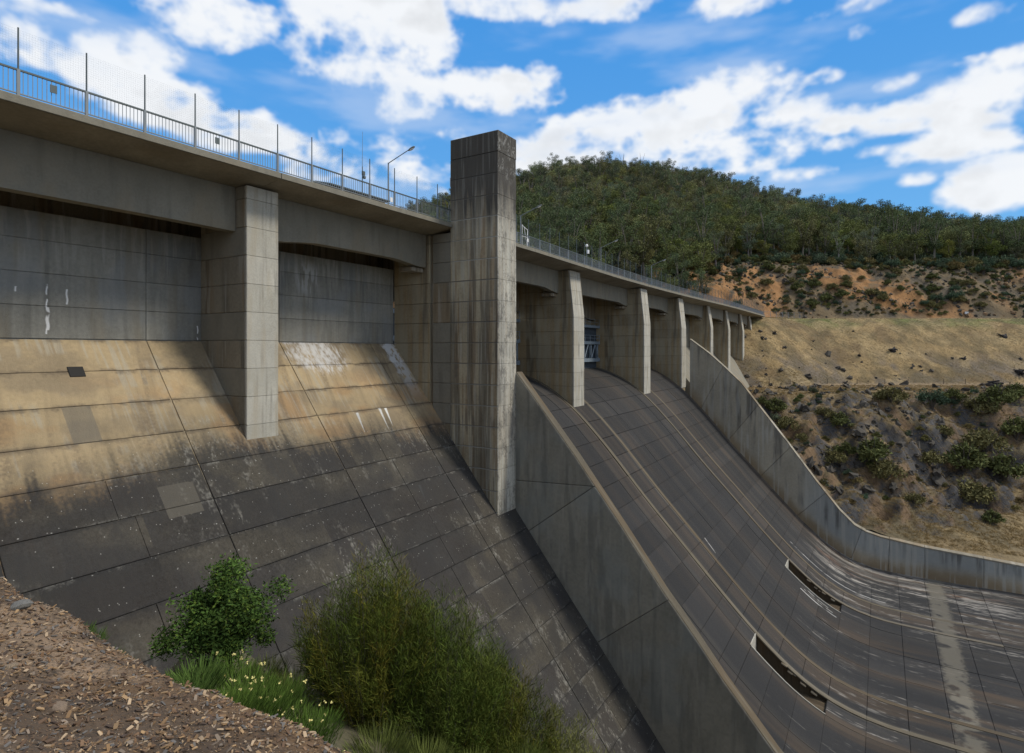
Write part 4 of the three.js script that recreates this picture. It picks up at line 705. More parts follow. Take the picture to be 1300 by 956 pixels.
// ---------------------------------------------------------------- plants
function leafGeo(list) { // list: [pos Vector3, dir Vector3, side Vector3, length, width, [r, g, b]] -> two bent triangles each
  const n = list.length, pos = new Float32Array(n * 18), col = new Float32Array(n * 18), nor = new Float32Array(n * 18), A = new THREE.Vector3(), B = new THREE.Vector3(), C = new THREE.Vector3(), D = new THREE.Vector3(), N = new THREE.Vector3();
  list.forEach(([p, d, s, l, w, c], i) => {
    N.crossVectors(s, d).normalize(); A.copy(p); C.copy(p).addScaledVector(d, l); B.copy(p).addScaledVector(d, l * 0.45).addScaledVector(s, w / 2).addScaledVector(N, w * 0.12); D.copy(p).addScaledVector(d, l * 0.45).addScaledVector(s, -w / 2).addScaledVector(N, w * 0.12);
    [A, B, C, A, C, D].forEach((v, k) => { v.toArray(pos, i * 18 + k * 3); N.toArray(nor, i * 18 + k * 3); col.set(c, i * 18 + k * 3); });
  });
  const g = new THREE.BufferGeometry(); g.setAttribute('position', new THREE.BufferAttribute(pos, 3)); g.setAttribute('normal', new THREE.BufferAttribute(nor, 3)); g.setAttribute('color', new THREE.BufferAttribute(col, 3)); return g;
}
const rdir = (v = new THREE.Vector3()) => { const z = rr(-1, 1), a = rr(0, 2 * Math.PI), r = Math.sqrt(1 - z * z); return v.set(r * Math.cos(a), z, r * Math.sin(a)); };
const sideOf = (d) => { const r = rdir(); return r.addScaledVector(d, -r.dot(d)).normalize(); };
const leafM = new THREE.MeshPhysicalMaterial({ vertexColors: true, side: THREE.DoubleSide, roughness: 0.9, specularIntensity: 0.2 });
const barkM = std({ map: grain, color: new THREE.Color().setRGB(0.17, 0.15, 0.12) }), barkD = std({ map: grain, color: new THREE.Color().setRGB(0.09, 0.075, 0.06) });
// eucalypt: pale forked trunk, crown of separate leaf clumps at the limb ends
function eucalypt(sd, H, spread, hue, per = 120, size = 0.5) {
  reseed(sd); const limbs = [], leaves = [], lean = rr(-0.5, 0.5), fork = H * rr(0.2, 0.34);
  limbs.push(tube([[0, -0.8, 0], [lean * 0.4, fork * 0.6, rr(-0.2, 0.2)], [lean, fork, 0]], 0.026 * H, 0.016 * H, 6));
  const tips = []; const nl = 5 + Math.floor(rnd() * 3);
  for (let i = 0; i < nl; i++) { const a = i / nl * 6.28 + rr(-0.5, 0.5), r = spread * rr(0.35, 1), y = H * (i % 3 === 0 ? rr(0.42, 0.62) : rr(0.66, 0.97)), m = [lean + Math.cos(a) * r * 0.45, mix(fork, y, 0.6), Math.sin(a) * r * 0.45], e = [lean + Math.cos(a) * r, y, Math.sin(a) * r]; limbs.push(tube([[lean, fork * 0.97, 0], m, e], 0.011 * H, 0.003 * H, 5)); tips.push(e, [lean + rr(-1, 1), H * rr(0.3, 0.5), rr(-1, 1)]); tips.push([mix(m[0], e[0], 0.5) + rr(-1, 1), mix(m[1], e[1], 0.55) + rr(0, 1), mix(m[2], e[2], 0.5) + rr(-1, 1)]); if (rnd() < 0.6) tips.push([m[0] + rr(-1.4, 1.4), m[1] + rr(-1, 0.8), m[2] + rr(-1.4, 1.4)]); }
  for (const e of tips) { const R = spread * rr(0.32, 0.54), tone = rr(0.75, 1.25), c = [hue[0] * tone, hue[1] * tone, hue[2] * tone]; for (let k = 0; k < per; k++) { const q = rdir().multiplyScalar(R * Math.pow(rnd(), 0.45)); q.y = q.y * 0.7; const d = rdir(); d.y -= 0.5; d.normalize(); const v = rr(0.75, 1.25); leaves.push([q.add(new THREE.Vector3(...e)), d, sideOf(d), rr(0.6, 1.3) * size, rr(0.3, 0.6) * size, [c[0] * v, c[1] * v, c[2] * v]]); } }
  return { trunk: mergeGeometries(limbs), crown: leafGeo(leaves) };
}
const KINDS = [eucalypt(101, 15, 4.2, [0.125, 0.140, 0.046]), eucalypt(202, 17, 4.6, [0.098, 0.124, 0.052]), eucalypt(303, 13, 4.4, [0.135, 0.148, 0.050]), eucalypt(404, 18, 4.0, [0.088, 0.115, 0.056]), eucalypt(505, 12, 4.8, [0.14, 0.15, 0.060]), eucalypt(606, 16, 3.6, [0.125, 0.122, 0.052]), eucalypt(707, 11, 4.0, [0.145, 0.17, 0.042])];
{
  reseed(9001); const cells = new Map(), spots = [];
  for (let i = 0; i < 26000; i++) {
    const a = rr(-0.34, 0.98), w = Math.sqrt(rr(196 ** 2, 590 ** 2)), u = a * w, [x, z] = fromUW(u, w), R = 7.0; if (w < 228 + 22 * fbm(x * 0.03 + 9, z * 0.03, 3) - 44 * sm(0.37, 0.31, a)) continue;
    const k = `${Math.floor(x / R)},${Math.floor(z / R)}`; if (cells.has(k)) continue; const wr = mix(560, 470, sm(0.2, 0.8, a)); if (w > wr + 22) continue; if (rnd() < 0.08) continue;
    cells.set(k, 1); spots.push({ x, z, w, a, h: farH(x, z), k: Math.floor(rnd() * KINDS.length), s: rr(0.72, 1.4), r: rr(0, 6.28), sky: w > wr - 25 });
  }
  // the 300 that show largest stand singly
  spots.sort((p, q) => (q.a > -0.16 && q.a < 0.87 ? q.s / q.w : 0) - (p.a > -0.16 && p.a < 0.87 ? p.s / p.w : 0));
  const looks = ['mid-green forked eucalypt', 'tall grey-green eucalypt', 'short broad light green eucalypt', 'tallest dark blue-green eucalypt', 'low wide-crowned olive eucalypt', 'slender dull olive eucalypt', 'small bright green eucalypt'];
  const protos = KINDS.map((k, q) => { const g = new THREE.Group(); g.userData = { label: `${looks[q]} standing in the lower part of the hillside forest`, category: 'tree', group: 'eucalypts of the forest edge' }; mesh('trunk', k.trunk, barkM, g); mesh('crown', k.crown, leafM, g); return g; });
  spots.slice(0, 300).forEach((s) => { const o = protos[s.k].clone(); o.name = numbered('eucalypt_tree'); o.userData = { ...protos[s.k].userData }; o.position.set(s.x, s.h - 0.2, s.z); o.rotation.y = s.r; o.scale.setScalar(s.s); scene.add(o); });
  const f = new THREE.Group(); f.name = 'distant_forest'; f.userData = { label: 'dense eucalypt forest covering the upper hill to the skyline', category: 'forest', kind: 'stuff' }; scene.add(f);
  const mtx = new THREE.Matrix4(), rest = spots.slice(300), col = new THREE.Color();
  KINDS.forEach((k, q) => { const L = rest.filter((s) => s.k === q); for (const [nm, g, m] of [['trunks', k.trunk, barkM], ['crowns', k.crown, leafM]]) { const im = new THREE.InstancedMesh(g, m, L.length); im.name = nm; im.castShadow = im.receiveShadow = true; L.forEach((s, i) => { mtx.compose(new THREE.Vector3(s.x, s.h - 0.2, s.z), new THREE.Quaternion().setFromAxisAngle(new THREE.Vector3(0, 1, 0), s.r), new THREE.Vector3(s.s, s.s * (s.sky ? rr(0.8, 1.2) : 1), s.s)); im.setMatrixAt(i, mtx); const t = rr(0.55, 1.65); im.setColorAt(i, col.setRGB(t * rr(0.96, 1.16), t * 0.96, t * rr(0.95, 1.3))); }); f.add(im); } });
  console.log('trees', spots.length);
}
// shrubs: a rounded mass of small leaves on many stems
function shrub(sd, R, H, hue, n, size) {
  reseed(sd); const stems = [], leaves = [];
  for (let i = 0; i < 9; i++) { const a = i * 0.7 + rr(0, 0.5), r = R * rr(0.3, 0.8); stems.push(tube([[0, -0.2, 0], [Math.cos(a) * r * 0.5, H * 0.45, Math.sin(a) * r * 0.5], [Math.cos(a) * r, H * rr(0.7, 0.9), Math.sin(a) * r]], 0.025 * H, 0.008 * H, 5)); }
  const lumps = [...Array(16).keys()].map(() => { const d = rdir(); d.y = Math.abs(d.y); const e = rr(0.45, 1.0); return [d.x * R * e, H * 0.28 + d.y * H * 0.48 * rr(0.5, 1.1), d.z * R * e, R * rr(0.2, 0.42), rr(0.7, 1.3)]; });
  for (let i = 0; i < n; i++) { const L = lumps[Math.floor(rnd() * lumps.length)], q = rdir().multiplyScalar(L[3] * Math.pow(rnd(), 0.4)); q.y *= 0.85; const p = new THREE.Vector3(L[0] + q.x, Math.max(0.05 * H, L[1] + q.y), L[2] + q.z), d = rdir(); d.y += 0.35; d.normalize(); const v = L[4] * rr(0.7, 1.3); leaves.push([p, d, sideOf(d), size * rr(0.7, 1.3), size * rr(0.35, 0.55), [hue[0] * v, hue[1] * v, hue[2] * v]]); }
  return { stem: mergeGeometries(stems), foliage: leafGeo(leaves) };
}
const farShrubs = [shrub(11, 1.6, 2.6, [0.11, 0.12, 0.042], 1300, 0.34), shrub(12, 2.2, 2.2, [0.15, 0.135, 0.055], 1300, 0.36), shrub(13, 1.8, 3.2, [0.07, 0.105, 0.062], 1300, 0.34)];
function putShrub(k, P, s, label, group) { const g = thing('bank_shrub', label, 'shrub', group, [P.x, P.y - 0.15, P.z]); mesh('stem', farShrubs[k].stem, barkD, g); mesh('foliage', farShrubs[k].foliage, leafM, g); g.scale.setScalar(s); g.rotation.y = P.x * 7; }
putShrub(2, farHit(1184, 522), 1.7, 'rounded blue-green shrub standing on the edge of the bench track');
reseed(4242);
[[1130, 512, 1, 1.2], [1120, 507, 0, 0.7], [1210, 512, 0, 0.9], [1262, 520, 0, 1.7], [1240, 526, 1, 1.3], [1288, 512, 0, 1.5], [1065, 545, 0, 1.2], [1045, 530, 1, 0.8], [985, 530, 0, 1.1], [998, 548, 1, 1.0], [1108, 592, 0, 1.5], [1125, 610, 1, 1.2], [1075, 580, 0, 0.9], [1055, 590, 1, 0.8], [1225, 600, 0, 1.9], [1250, 575, 1, 1.6], [1275, 610, 0, 1.5], [1180, 590, 1, 1.2], [1230, 640, 1, 1.4], [1200, 555, 1, 1.0], [1290, 560, 0, 1.7], [1160, 640, 1, 0.7], [1260, 665, 0, 0.9], [1020, 560, 1, 0.7], [968, 520, 0, 0.9]].forEach(([px, py, k, s]) => putShrub(k, farHit(px, py), s * rr(1.1, 1.6), `${['upright olive', 'broad brownish', 'tall blue-green'][k]} scrub bush on the rocky slope below the bench track`, 'scrub bushes on the rocky slope'));
for (let i = 0; i < 85; i++) { const P = farHit(rr(935, 1298), rr(332, 394)); const k = Math.floor(rnd() * 3); putShrub(k, P, rr(0.5, 1.6), `${['upright olive', 'broad brownish', 'tall blue-green'][k]} scrub bush on the orange road cutting below the forest`, 'scrub bushes on the road cutting'); }
{ // undergrowth between the trunks
  reseed(616); const L = [[], [], []]; for (let i = 0; i < 2600; i++) { const a = rr(-0.1, 0.95), w = Math.sqrt(rr(205 ** 2, 300 ** 2)), [x, z] = fromUW(a * w, w); if (w < 222 + 18 * fbm(x * 0.04, z * 0.04 + 5, 3) - 30 * sm(0.37, 0.31, a)) continue; L[i % 3].push([x, z, rr(0.6, 1.6)]); }
  for (let i = 0; i < 1900; i++) { const cut = i % 7, w = cut ? rr(207, 240) : rr(100, 157), a = rr(0.33, 0.93), [x, z] = fromUW(a * w, w); if (x < 114.5 || fbm(x * 0.07 + 21, z * 0.07, 3) < rr(0.4, 0.62)) continue; L[i % 3].push([x, z, rr(0.18, 0.6)]); }
  const f = new THREE.Group(), mt = new THREE.Matrix4(), c = new THREE.Color(); f.name = 'forest_undergrowth'; f.userData = { label: 'low scrub and undergrowth along the foot of the forest and over the rough slopes', category: 'undergrowth', kind: 'stuff' }; scene.add(f);
  L.forEach((l, q) => { const im = new THREE.InstancedMesh(farShrubs[q].foliage, leafM, l.length); im.name = 'undergrowth'; l.forEach(([x, z, s], i) => { mt.compose(new THREE.Vector3(x, farH(x, z) - 0.3, z), new THREE.Quaternion().setFromAxisAngle(new THREE.Vector3(0, 1, 0), x * 3), new THREE.Vector3(s, s * 1.1, s)); im.setMatrixAt(i, mt); const k = rr(0.6, 1.4); im.setColorAt(i, c.setRGB(k * rr(0.9, 1.3), k, k)); }); im.castShadow = im.receiveShadow = true; f.add(im); });
}
// dry grass and loose stones: nobody could count them
{
  reseed(515); const tuft = []; for (let i = 0; i < 16; i++) { const a = rr(0, 6.28), d = new THREE.Vector3(Math.cos(a) * 0.55, rr(0.6, 1), Math.sin(a) * 0.55).normalize(); tuft.push([new THREE.Vector3(rr(-0.3, 0.3), 0, rr(-0.3, 0.3)), d, sideOf(d), rr(0.2, 0.42), 0.035, [1, 1, 1]]); }
  const g = leafGeo(tuft), N = 60000, im = new THREE.InstancedMesh(g, leafM, N), mt = new THREE.Matrix4(), c = new THREE.Color(); im.name = 'dry_grass'; let n = 0;
  while (n < N) { const w = rr(92, 194), u = rr(0.28, 0.92) * w, [x, z] = fromUW(u, w); if (x < 114) continue; const m = fbm(x * 0.1, z * 0.1, 3); if (w < 160 && rnd() > m * 0.9) continue; const s = rr(0.4, 0.95) * (w < 160 ? 1.4 : 0.75), gr = w > 183 && fbm(x * 0.08, z * 0.08, 4) > 0.5 ? 0.6 : 0, k = rr(0.6, 1.15); mt.compose(new THREE.Vector3(x, farH(x, z) - 0.03, z), new THREE.Quaternion().setFromAxisAngle(new THREE.Vector3(0, 1, 0), rr(0, 6.28)), new THREE.Vector3(s, s * rr(0.5, 1), s)); im.setMatrixAt(n, mt); im.setColorAt(n, c.setRGB(mix(0.28, 0.11, gr) * k, mix(0.195, 0.135, gr) * k, mix(0.085, 0.03, gr) * k)); n++; }
  im.userData = { label: 'dry straw-coloured grass over the far bank', category: 'grass', kind: 'stuff' }; im.castShadow = im.receiveShadow = true; scene.add(im);
  const st = new THREE.DodecahedronGeometry(0.5, 0), sp = st.attributes.position; for (let i = 0; i < sp.count; i++) { const k = 0.45 + 1.1 * n3(sp.getX(i) * 3.7 + 9, sp.getY(i) * 3.7, sp.getZ(i) * 3.7); sp.setXYZ(i, sp.getX(i) * k, sp.getY(i) * k * 0.7, sp.getZ(i) * k); } st.computeVertexNormals();
  const rk = new THREE.InstancedMesh(st, std({ roughness: 1 }), 3000); rk.name = 'loose_rocks'; n = 0;
  while (n < 3000) { const cut = rnd() < 0.45, w = cut ? rr(206, 236) : rr(104, 176), u = rr(0.27, 0.92) * w, [x, z] = fromUW(u, w); if (x < 114) continue; if (!cut && w > 150 && rnd() < 0.7) continue; if (fbm(x * 0.12 + 8, z * 0.12, 3) < rr(0.38, 0.6)) continue; const s = Math.pow(rnd(), 3.5) * (cut ? 1.6 : 2.0) + 0.18, k = rr(0.4, 1.1); mt.compose(new THREE.Vector3(x, farH(x, z) + 0.05 * s, z), new THREE.Quaternion().setFromEuler(new THREE.Euler(rr(0, 6), rr(0, 6), rr(0, 6))), new THREE.Vector3(s, s, s * rr(0.6, 1.6))); rk.setMatrixAt(n, mt); const o = cut && rnd() < 0.4; rk.setColorAt(n, o ? c.setRGB(0.27 * k, 0.17 * k, 0.09 * k) : c.setRGB(0.085 * k, 0.074 * k, 0.06 * k)); n++; }
  rk.userData = { label: 'loose grey and rusty rocks scattered over the far bank', category: 'rocks', kind: 'stuff' }; rk.castShadow = rk.receiveShadow = true; scene.add(rk);
}
// burnt stumps and log piles, fence posts, guard fence at the road
{
  reseed(88); const stump = () => { const L = []; for (let i = 0; i < 5; i++) { const a = rr(0, 6.28); L.push(tube([[0, 0.1, 0], [Math.cos(a) * 0.5, rr(0.2, 0.6), Math.sin(a) * 0.5], [Math.cos(a) * rr(0.7, 1.4), rr(0, 0.9), Math.sin(a) * rr(0.7, 1.4)]], rr(0.2, 0.35), 0.08, 5)); } const b = new THREE.DodecahedronGeometry(0.55, 0); b.scale(1.3, 0.7, 1); b.setAttribute('uv', new THREE.Float32BufferAttribute(new Float32Array(b.attributes.position.count * 2), 2)); L.push(b); return mergeGeometries(L); };
  const g = [stump(), stump(), stump()];
  [[983, 424, 1.2], [1083, 421, 0.6], [1091, 453, 0.8], [1094, 461, 0.6], [1133, 446, 1.5], [1169, 466, 0.8], [1170, 472, 0.6], [1223, 456, 1.0], [1275, 428, 1.6], [1032, 434, 0.6], [1073, 487, 0.9], [1137, 478, 0.5]].forEach(([px, py, s], i) => { const P = farHit(px, py), o = mesh('burnt_stump', g[i % 3], M.char); o.position.set(P.x, P.y - 0.1, P.z); o.scale.setScalar(s); o.rotation.y = i * 1.9; tag(o, 'small charred stump lying on the dry grass bank', 'stump', 'charred stumps on the grass bank'); });
  [[1262, 491, 3.2, 'long heap of charred logs at the edge of the bench track'], [1294, 476, 2.2, 'short heap of charred logs beside the bench track']].forEach(([px, py, s, l]) => { const P = farHit(px, py), t = thing('log_pile', l, 'logs', null, [P.x, P.y - 0.1, P.z]); for (let i = 0; i < 12; i++) { const o = mesh('log', tube([[-s * 0.5, 0, 0], [rr(-0.3, 0.3), rr(0, 0.3), 0.1], [s * 0.5, 0, 0]], rr(0.18, 0.34), rr(0.1, 0.2), 6), M.char, t); o.position.set(rr(-s * 0.55, s * 0.55), 0.2 + (i % 4) * 0.3, rr(-0.8, 0.8)); o.rotation.set(rr(-0.2, 0.2), -TH + Math.PI / 2 + rr(-0.7, 0.7), rr(-0.2, 0.2)); } });
  for (let i = 0; i < 9; i++) { const P = farHit(975 + i * 36 + rr(-8, 8), 488), o = mesh('fence_post', cbox(-0.07, 0.07, -0.3, 1.35, -0.07, 0.07, 0.015), M.wood); o.position.copy(P); o.rotation.z = rr(-0.06, 0.06); tag(o, 'weathered wooden fence post along the bench track', 'post', 'fence posts along the bench track'); }
  const t = thing('guard_fence', 'grey wire guard fence where the bridge meets the road', 'fence'); for (let i = 0; i < 7; i++) { const u = 79 + i * 2.3, [x, z] = fromUW(u, 187.5 + i * 0.9), y = farH(x, z); mesh('post', tube([[x, y - 0.2, z], [x, y + 2.0, z]], 0.06, 0.06, 6), M.steel, t); if (i < 6) { const [x2, z2] = fromUW(u + 2.3, 187.5 + (i + 1) * 0.9), y2 = farH(x2, z2); for (const h of [0.5, 0.9, 1.4, 1.9]) mesh('rail', tube([[x, y + h, z], [x2, y2 + h, z2]], 0.03, 0.03, 5), M.steel, t); } }
  const P = farHit(1227, 400), w = thing('road_marker', 'small white block beside the road under the cutting', 'marker', null, [P.x, P.y - 0.05, P.z]); mesh('block', cbox(-0.6, 0.6, 0, 0.95, -0.5, 0.5, 0.1), M.white, w); mesh('cap', cbox(-0.66, 0.66, 0.95, 1.1, -0.56, 0.56, 0.04), M.pierFace, w);
}
// ---------------------------------------------------------------- near bank that the camera stands on
const EA = [-3.85, 4.5], EN = [0.40, 0.917];
const drop = (d, a) => 0.85 * Math.min(d, 2.2) + mix(0.24, 0.62, sm(-0.51, -0.60, a)) * clamp(d - 2.2, 0, 6.5) + 0.85 * Math.max(0, d - 8.7);
function nearH(u, w) {
  const ue = u < -2 ? u : -2 + (u + 2) * 0.5, dist = (u - EA[0]) * EN[0] + (w - EA[1]) * EN[1];
  const rough = 0.26 * (fbm(u * 1.1 + 7, w * 1.1, 4) - 0.5) + 0.05 * (fbm(u * 6, w * 6, 3) - 0.5);
  return Math.max(-42, -1.65 - 0.387 * ue - 0.347 * w - drop(Math.max(0, dist + 0.55 * (fbm(u * 1.3, w * 1.3, 4) - 0.5)), u / Math.max(w, 1)) + rough * sm(-0.5, 1.5, Math.hypot(u, w)));
}
const nearP = (u, w) => { const [x, z] = fromUW(u, w); return new THREE.Vector3(x, nearH(u, w), z); };
function nearHit(px, py) { const a = (px - PX) / FOC, b = (PY - py) / FOC; let w = 1.5; for (; w < 40; w += 0.02) if (b * w < nearH(a * w, w)) break; return { u: a * w, w }; }
{
  const us = [...range(-30, -8.2, 0.6), ...range(-8, 2, 0.09), ...range(2.4, 26, 0.6)], ws = [...range(-10, 0.8, 0.5), ...range(1.2, 7, 0.06), ...range(7.2, 46, 0.4)], nu = us.length, pos = [], col = [], uv = [], idx = [], c = [0, 0, 0];
  for (let j = 0; j < ws.length; j++) for (let i = 0; i < nu; i++) {
    const u = us[i], w = ws[j], P = nearP(u, w); pos.push(P.x, P.y, P.z); uv.push(u / 1.6, w / 1.6);
    const g = 0.6 + 0.8 * fbm(u * 4, w * 4, 4); set3(c, 0.125 * g, 0.074 * g, 0.036 * g); blend(c, 0.065 * g, 0.045 * g, 0.03 * g, 0.8 * sm(0.48, 0.66, fbm(u * 1.4 + 4, w * 1.4, 4))); blend(c, 0.26 * g, 0.18 * g, 0.115 * g, 0.6 * sm(0.55, 0.7, fbm(u * 2.2 + 30, w * 2.2, 3)));
    blend(c, 0.085 * g, 0.075 * g, 0.04 * g, sm(1, 3, (u - EA[0]) * EN[0] + (w - EA[1]) * EN[1])); col.push(...c);
  }
  for (let j = 0; j + 1 < ws.length; j++) for (let i = 0; i + 1 < nu; i++) { const a = j * nu + i; idx.push(a, a + 1, a + nu + 1, a, a + nu + 1, a + nu); }
  const g = new THREE.BufferGeometry(); g.setAttribute('position', new THREE.Float32BufferAttribute(pos, 3)); g.setAttribute('color', new THREE.Float32BufferAttribute(col, 3)); g.setAttribute('uv', new THREE.Float32BufferAttribute(uv, 2)); g.setIndex(idx); g.computeVertexNormals();
  struct(mesh('near_bank', g, std({ vertexColors: true, map: grain, bumpMap: bump(1, 1), bumpScale: 0.03, roughness: 1 })), 'brown mulch-covered bank in the foreground', 'ground');
}
{
  // wood chips and gravel lying on it
  reseed(321); const N = 110000, mt = new THREE.Matrix4(), c = new THREE.Color(), chip = new THREE.BoxGeometry(1, 0.18, 0.36, 2, 1, 1).toNonIndexed(), cp = chip.attributes.position;
  for (let i = 0; i < cp.count; i++) { const x = cp.getX(i), y = cp.getY(i), z = cp.getZ(i); cp.setXYZ(i, x + 0.22 * (n3(x * 5, y * 9, z * 5) - 0.5), y * (1 - 0.5 * Math.abs(x)), z * (1 - 0.5 * (x > 0 ? x : 0))); } chip.computeVertexNormals();
  const im = new THREE.InstancedMesh(chip, std({ roughness: 0.95 }), N); im.name = 'wood_chips';
  const pal = [[0.19, 0.115, 0.055], [0.12, 0.068, 0.034], [0.27, 0.175, 0.09], [0.07, 0.046, 0.032], [0.20, 0.155, 0.115], [0.33, 0.24, 0.15], [0.12, 0.11, 0.10], [0.15, 0.09, 0.05], [0.10, 0.06, 0.035]];
  for (let n = 0; n < N; n++) { let u, w; do { u = rr(-7.5, 0.5); w = rr(1.2, 7); } while ((u - EA[0]) * EN[0] + (w - EA[1]) * EN[1] > rr(0.2, 1.2)); const P = nearP(u, w), s = 0.006 + 0.034 * Math.pow(rnd(), 5), q = pal[Math.floor(rnd() * pal.length)], k = rr(0.7, 1.25); mt.compose(P.add(new THREE.Vector3(0, 0.004 + s * 0.12, 0)), new THREE.Quaternion().setFromEuler(new THREE.Euler(rr(-0.5, 0.5), rr(0, 6.28), rr(-0.5, 0.5))), new THREE.Vector3(s, s, s * rr(0.6, 1.5))); im.setMatrixAt(n, mt); im.setColorAt(n, c.setRGB(q[0] * k, q[1] * k, q[2] * k)); }
  im.userData = { label: 'wood chips and gravel strewn over the foreground bank', category: 'mulch', kind: 'stuff' }; im.castShadow = im.receiveShadow = true; scene.add(im);
  const stone = (sd) => { const g = new THREE.IcosahedronGeometry(0.5, 1), p = g.attributes.position; for (let i = 0; i < p.count; i++) { const k = 0.25 + 1.4 * fbm3(p.getX(i) * 2 + sd, p.getY(i) * 2, p.getZ(i) * 2, 3); p.setXYZ(i, p.getX(i) * k * 1.3, p.getY(i) * k * 0.6, p.getZ(i) * k); } g.computeVertexNormals(); return uvMap(g, (x, y, z) => [x + z, y + z]); };
  const sm_ = [std({ map: grain, color: new THREE.Color().setRGB(0.13, 0.125, 0.115) }), std({ map: grain, color: new THREE.Color().setRGB(0.20, 0.15, 0.10) }), std({ map: grain, color: new THREE.Color().setRGB(0.18, 0.13, 0.09) })];
  [[24, 772, 0.12, 0], [97, 842, 0.08, 2], [146, 812, 0.07, 1], [175, 800, 0.09, 2], [60, 826, 0.07, 2], [12, 850, 0.08, 1], [75, 900, 0.09, 2]].forEach(([px, py, s, m], i) => { const { u, w } = nearHit(px, py), P = nearP(u, w), o = mesh('stone', stone(i * 3.7), sm_[m]); o.position.copy(P); o.position.y += s * 0.04; o.scale.setScalar(s * 0.8); o.rotation.y = i * 1.3; tag(o, 'fist-sized stone lying on the mulch bank', 'stone', 'stones on the mulch bank'); });
}
{ // leafy shrub on a short trunk
  reseed(640); const base = nearP(-5.75, 12.1), top = 2.25, t = thing('leafy_shrub', 'dark green leafy shrub on a thin trunk at the foot of the mulch bank', 'shrub', null, base.toArray());
  const stems = [tube([[0, -0.2, 0], [0.02, 0.4, 0], [0, 0.75, 0.03]], 0.055, 0.042, 7)], leaves = [], hue = [0.046, 0.084, 0.018];
  const lumps = []; for (let i = 0; i < 64; i++) { const d = rdir(), r = rr(0.35, 1.0); const f = rr(0.8, 1.08), L = [d.x * 0.85 * r * f, 1.02 + d.y * 0.84 * r * f, d.z * 0.85 * r * f, rr(0.16, 0.34), rr(0.6, 1.4)]; lumps.push(L); stems.push(tube([[0, 0.7, 0.02], [L[0] * 0.45, mix(0.7, L[1], 0.55), L[2] * 0.45], [L[0], L[1], L[2]]], 0.018, 0.005, 4)); }
  for (let i = 0; i < 20000; i++) { const L = lumps[i % lumps.length], q = rdir().multiplyScalar(L[3] * Math.pow(rnd(), 0.42)); const p = new THREE.Vector3(L[0] + q.x, L[1] + q.y, L[2] + q.z), d = rdir(); d.y += 0.25; d.normalize(); const v = L[4] * rr(0.65, 1.35), y = rnd() < 0.15 ? 1.6 : 1; leaves.push([p, d, sideOf(d), rr(0.045, 0.085), rr(0.02, 0.034), [hue[0] * v * y, hue[1] * v * (y > 1 ? 1.3 : 1), hue[2] * v]]); }
  mesh('trunk', mergeGeometries(stems), barkD, t); mesh('crown', leafGeo(leaves), leafM, t);
  t.scale.set(1.36, 1.1, 1.36);
}
// broom-like bushes: upright whippy stems clothed with needle-fine green twigs
function broom(sd, R, H, nStem, nTwig, hue, hue2) {
  reseed(sd); const stems = [], tw = [];
  for (let i = 0; i < nStem; i++) {
    const a = rr(0, 6.28), r = R * Math.sqrt(rnd()), hh = H * (1 - 0.42 * (r / R) ** 2) * rr(0.62, 1.03) * (0.82 + 0.36 * n2(Math.cos(a) * r * 1.6 + sd, Math.sin(a) * r * 1.6)), b = new THREE.Vector3(Math.cos(a) * r * 0.3, -0.2, Math.sin(a) * r * 0.3), m = new THREE.Vector3(Math.cos(a) * r * 0.72, hh * 0.52, Math.sin(a) * r * 0.72), e = new THREE.Vector3(Math.cos(a) * r * 1.05, hh, Math.sin(a) * r * 1.05);
    if (i % 3 === 0) stems.push(tube([b.toArray(), m.toArray(), e.toArray()], 0.016, 0.004, 4));
    const curve = new THREE.QuadraticBezierCurve3(b, m.clone().multiplyScalar(1.1), e), tone = rr(0.65, 1.3), yel = rnd() * rnd();
    for (let k = 0; k < nTwig; k++) { const s = Math.pow(rr(0.05, 1), 0.7), p = curve.getPoint(s), t = curve.getTangent(s), d = rdir().multiplyScalar(0.85).add(t).normalize(); p.addScaledVector(rdir(), 0.14); const v = tone * rr(0.7, 1.3); tw.push([p, d, sideOf(d), rr(0.10, 0.26), rr(0.007, 0.013), [mix(hue[0], hue2[0], yel) * v, mix(hue[1], hue2[1], yel) * v, mix(hue[2], hue2[2], yel) * v]]); }
  }
  return { stem: mergeGeometries(stems), twig: leafGeo(tw) };
}
{
  const put = (u, w, b, label) => { const P = nearP(u, w), t = thing('broom_bush', label, 'bush', null, P.toArray()); mesh('stem', b.stem, barkD, t); mesh('foliage', b.twig, leafM, t); };
  const g1 = [0.052, 0.080, 0.013], g2 = [0.155, 0.122, 0.018], g3 = [0.125, 0.138, 0.028];
  put(-3.05, 13.0, broom(21, 1.5, 3.75, 230, 230, g1, g2), 'tallest feathery olive broom bush, next to the leafy shrub');
  put(-1.55, 13.2, broom(22, 1.55, 3.7, 230, 220, g1, g3), 'wide feathery green broom bush in the middle of the clump');
  put(-0.35, 13.6, broom(23, 1.35, 3.2, 190, 190, g1, g2), 'lower yellowish broom bush at the side of the clump towards the chute');
  put(1.15, 14.0, broom(24, 1.2, 2.9, 140, 140, g3, [0.20, 0.19, 0.08]), 'sparse straw-tipped broom bush at the end of the clump by the training wall');
}
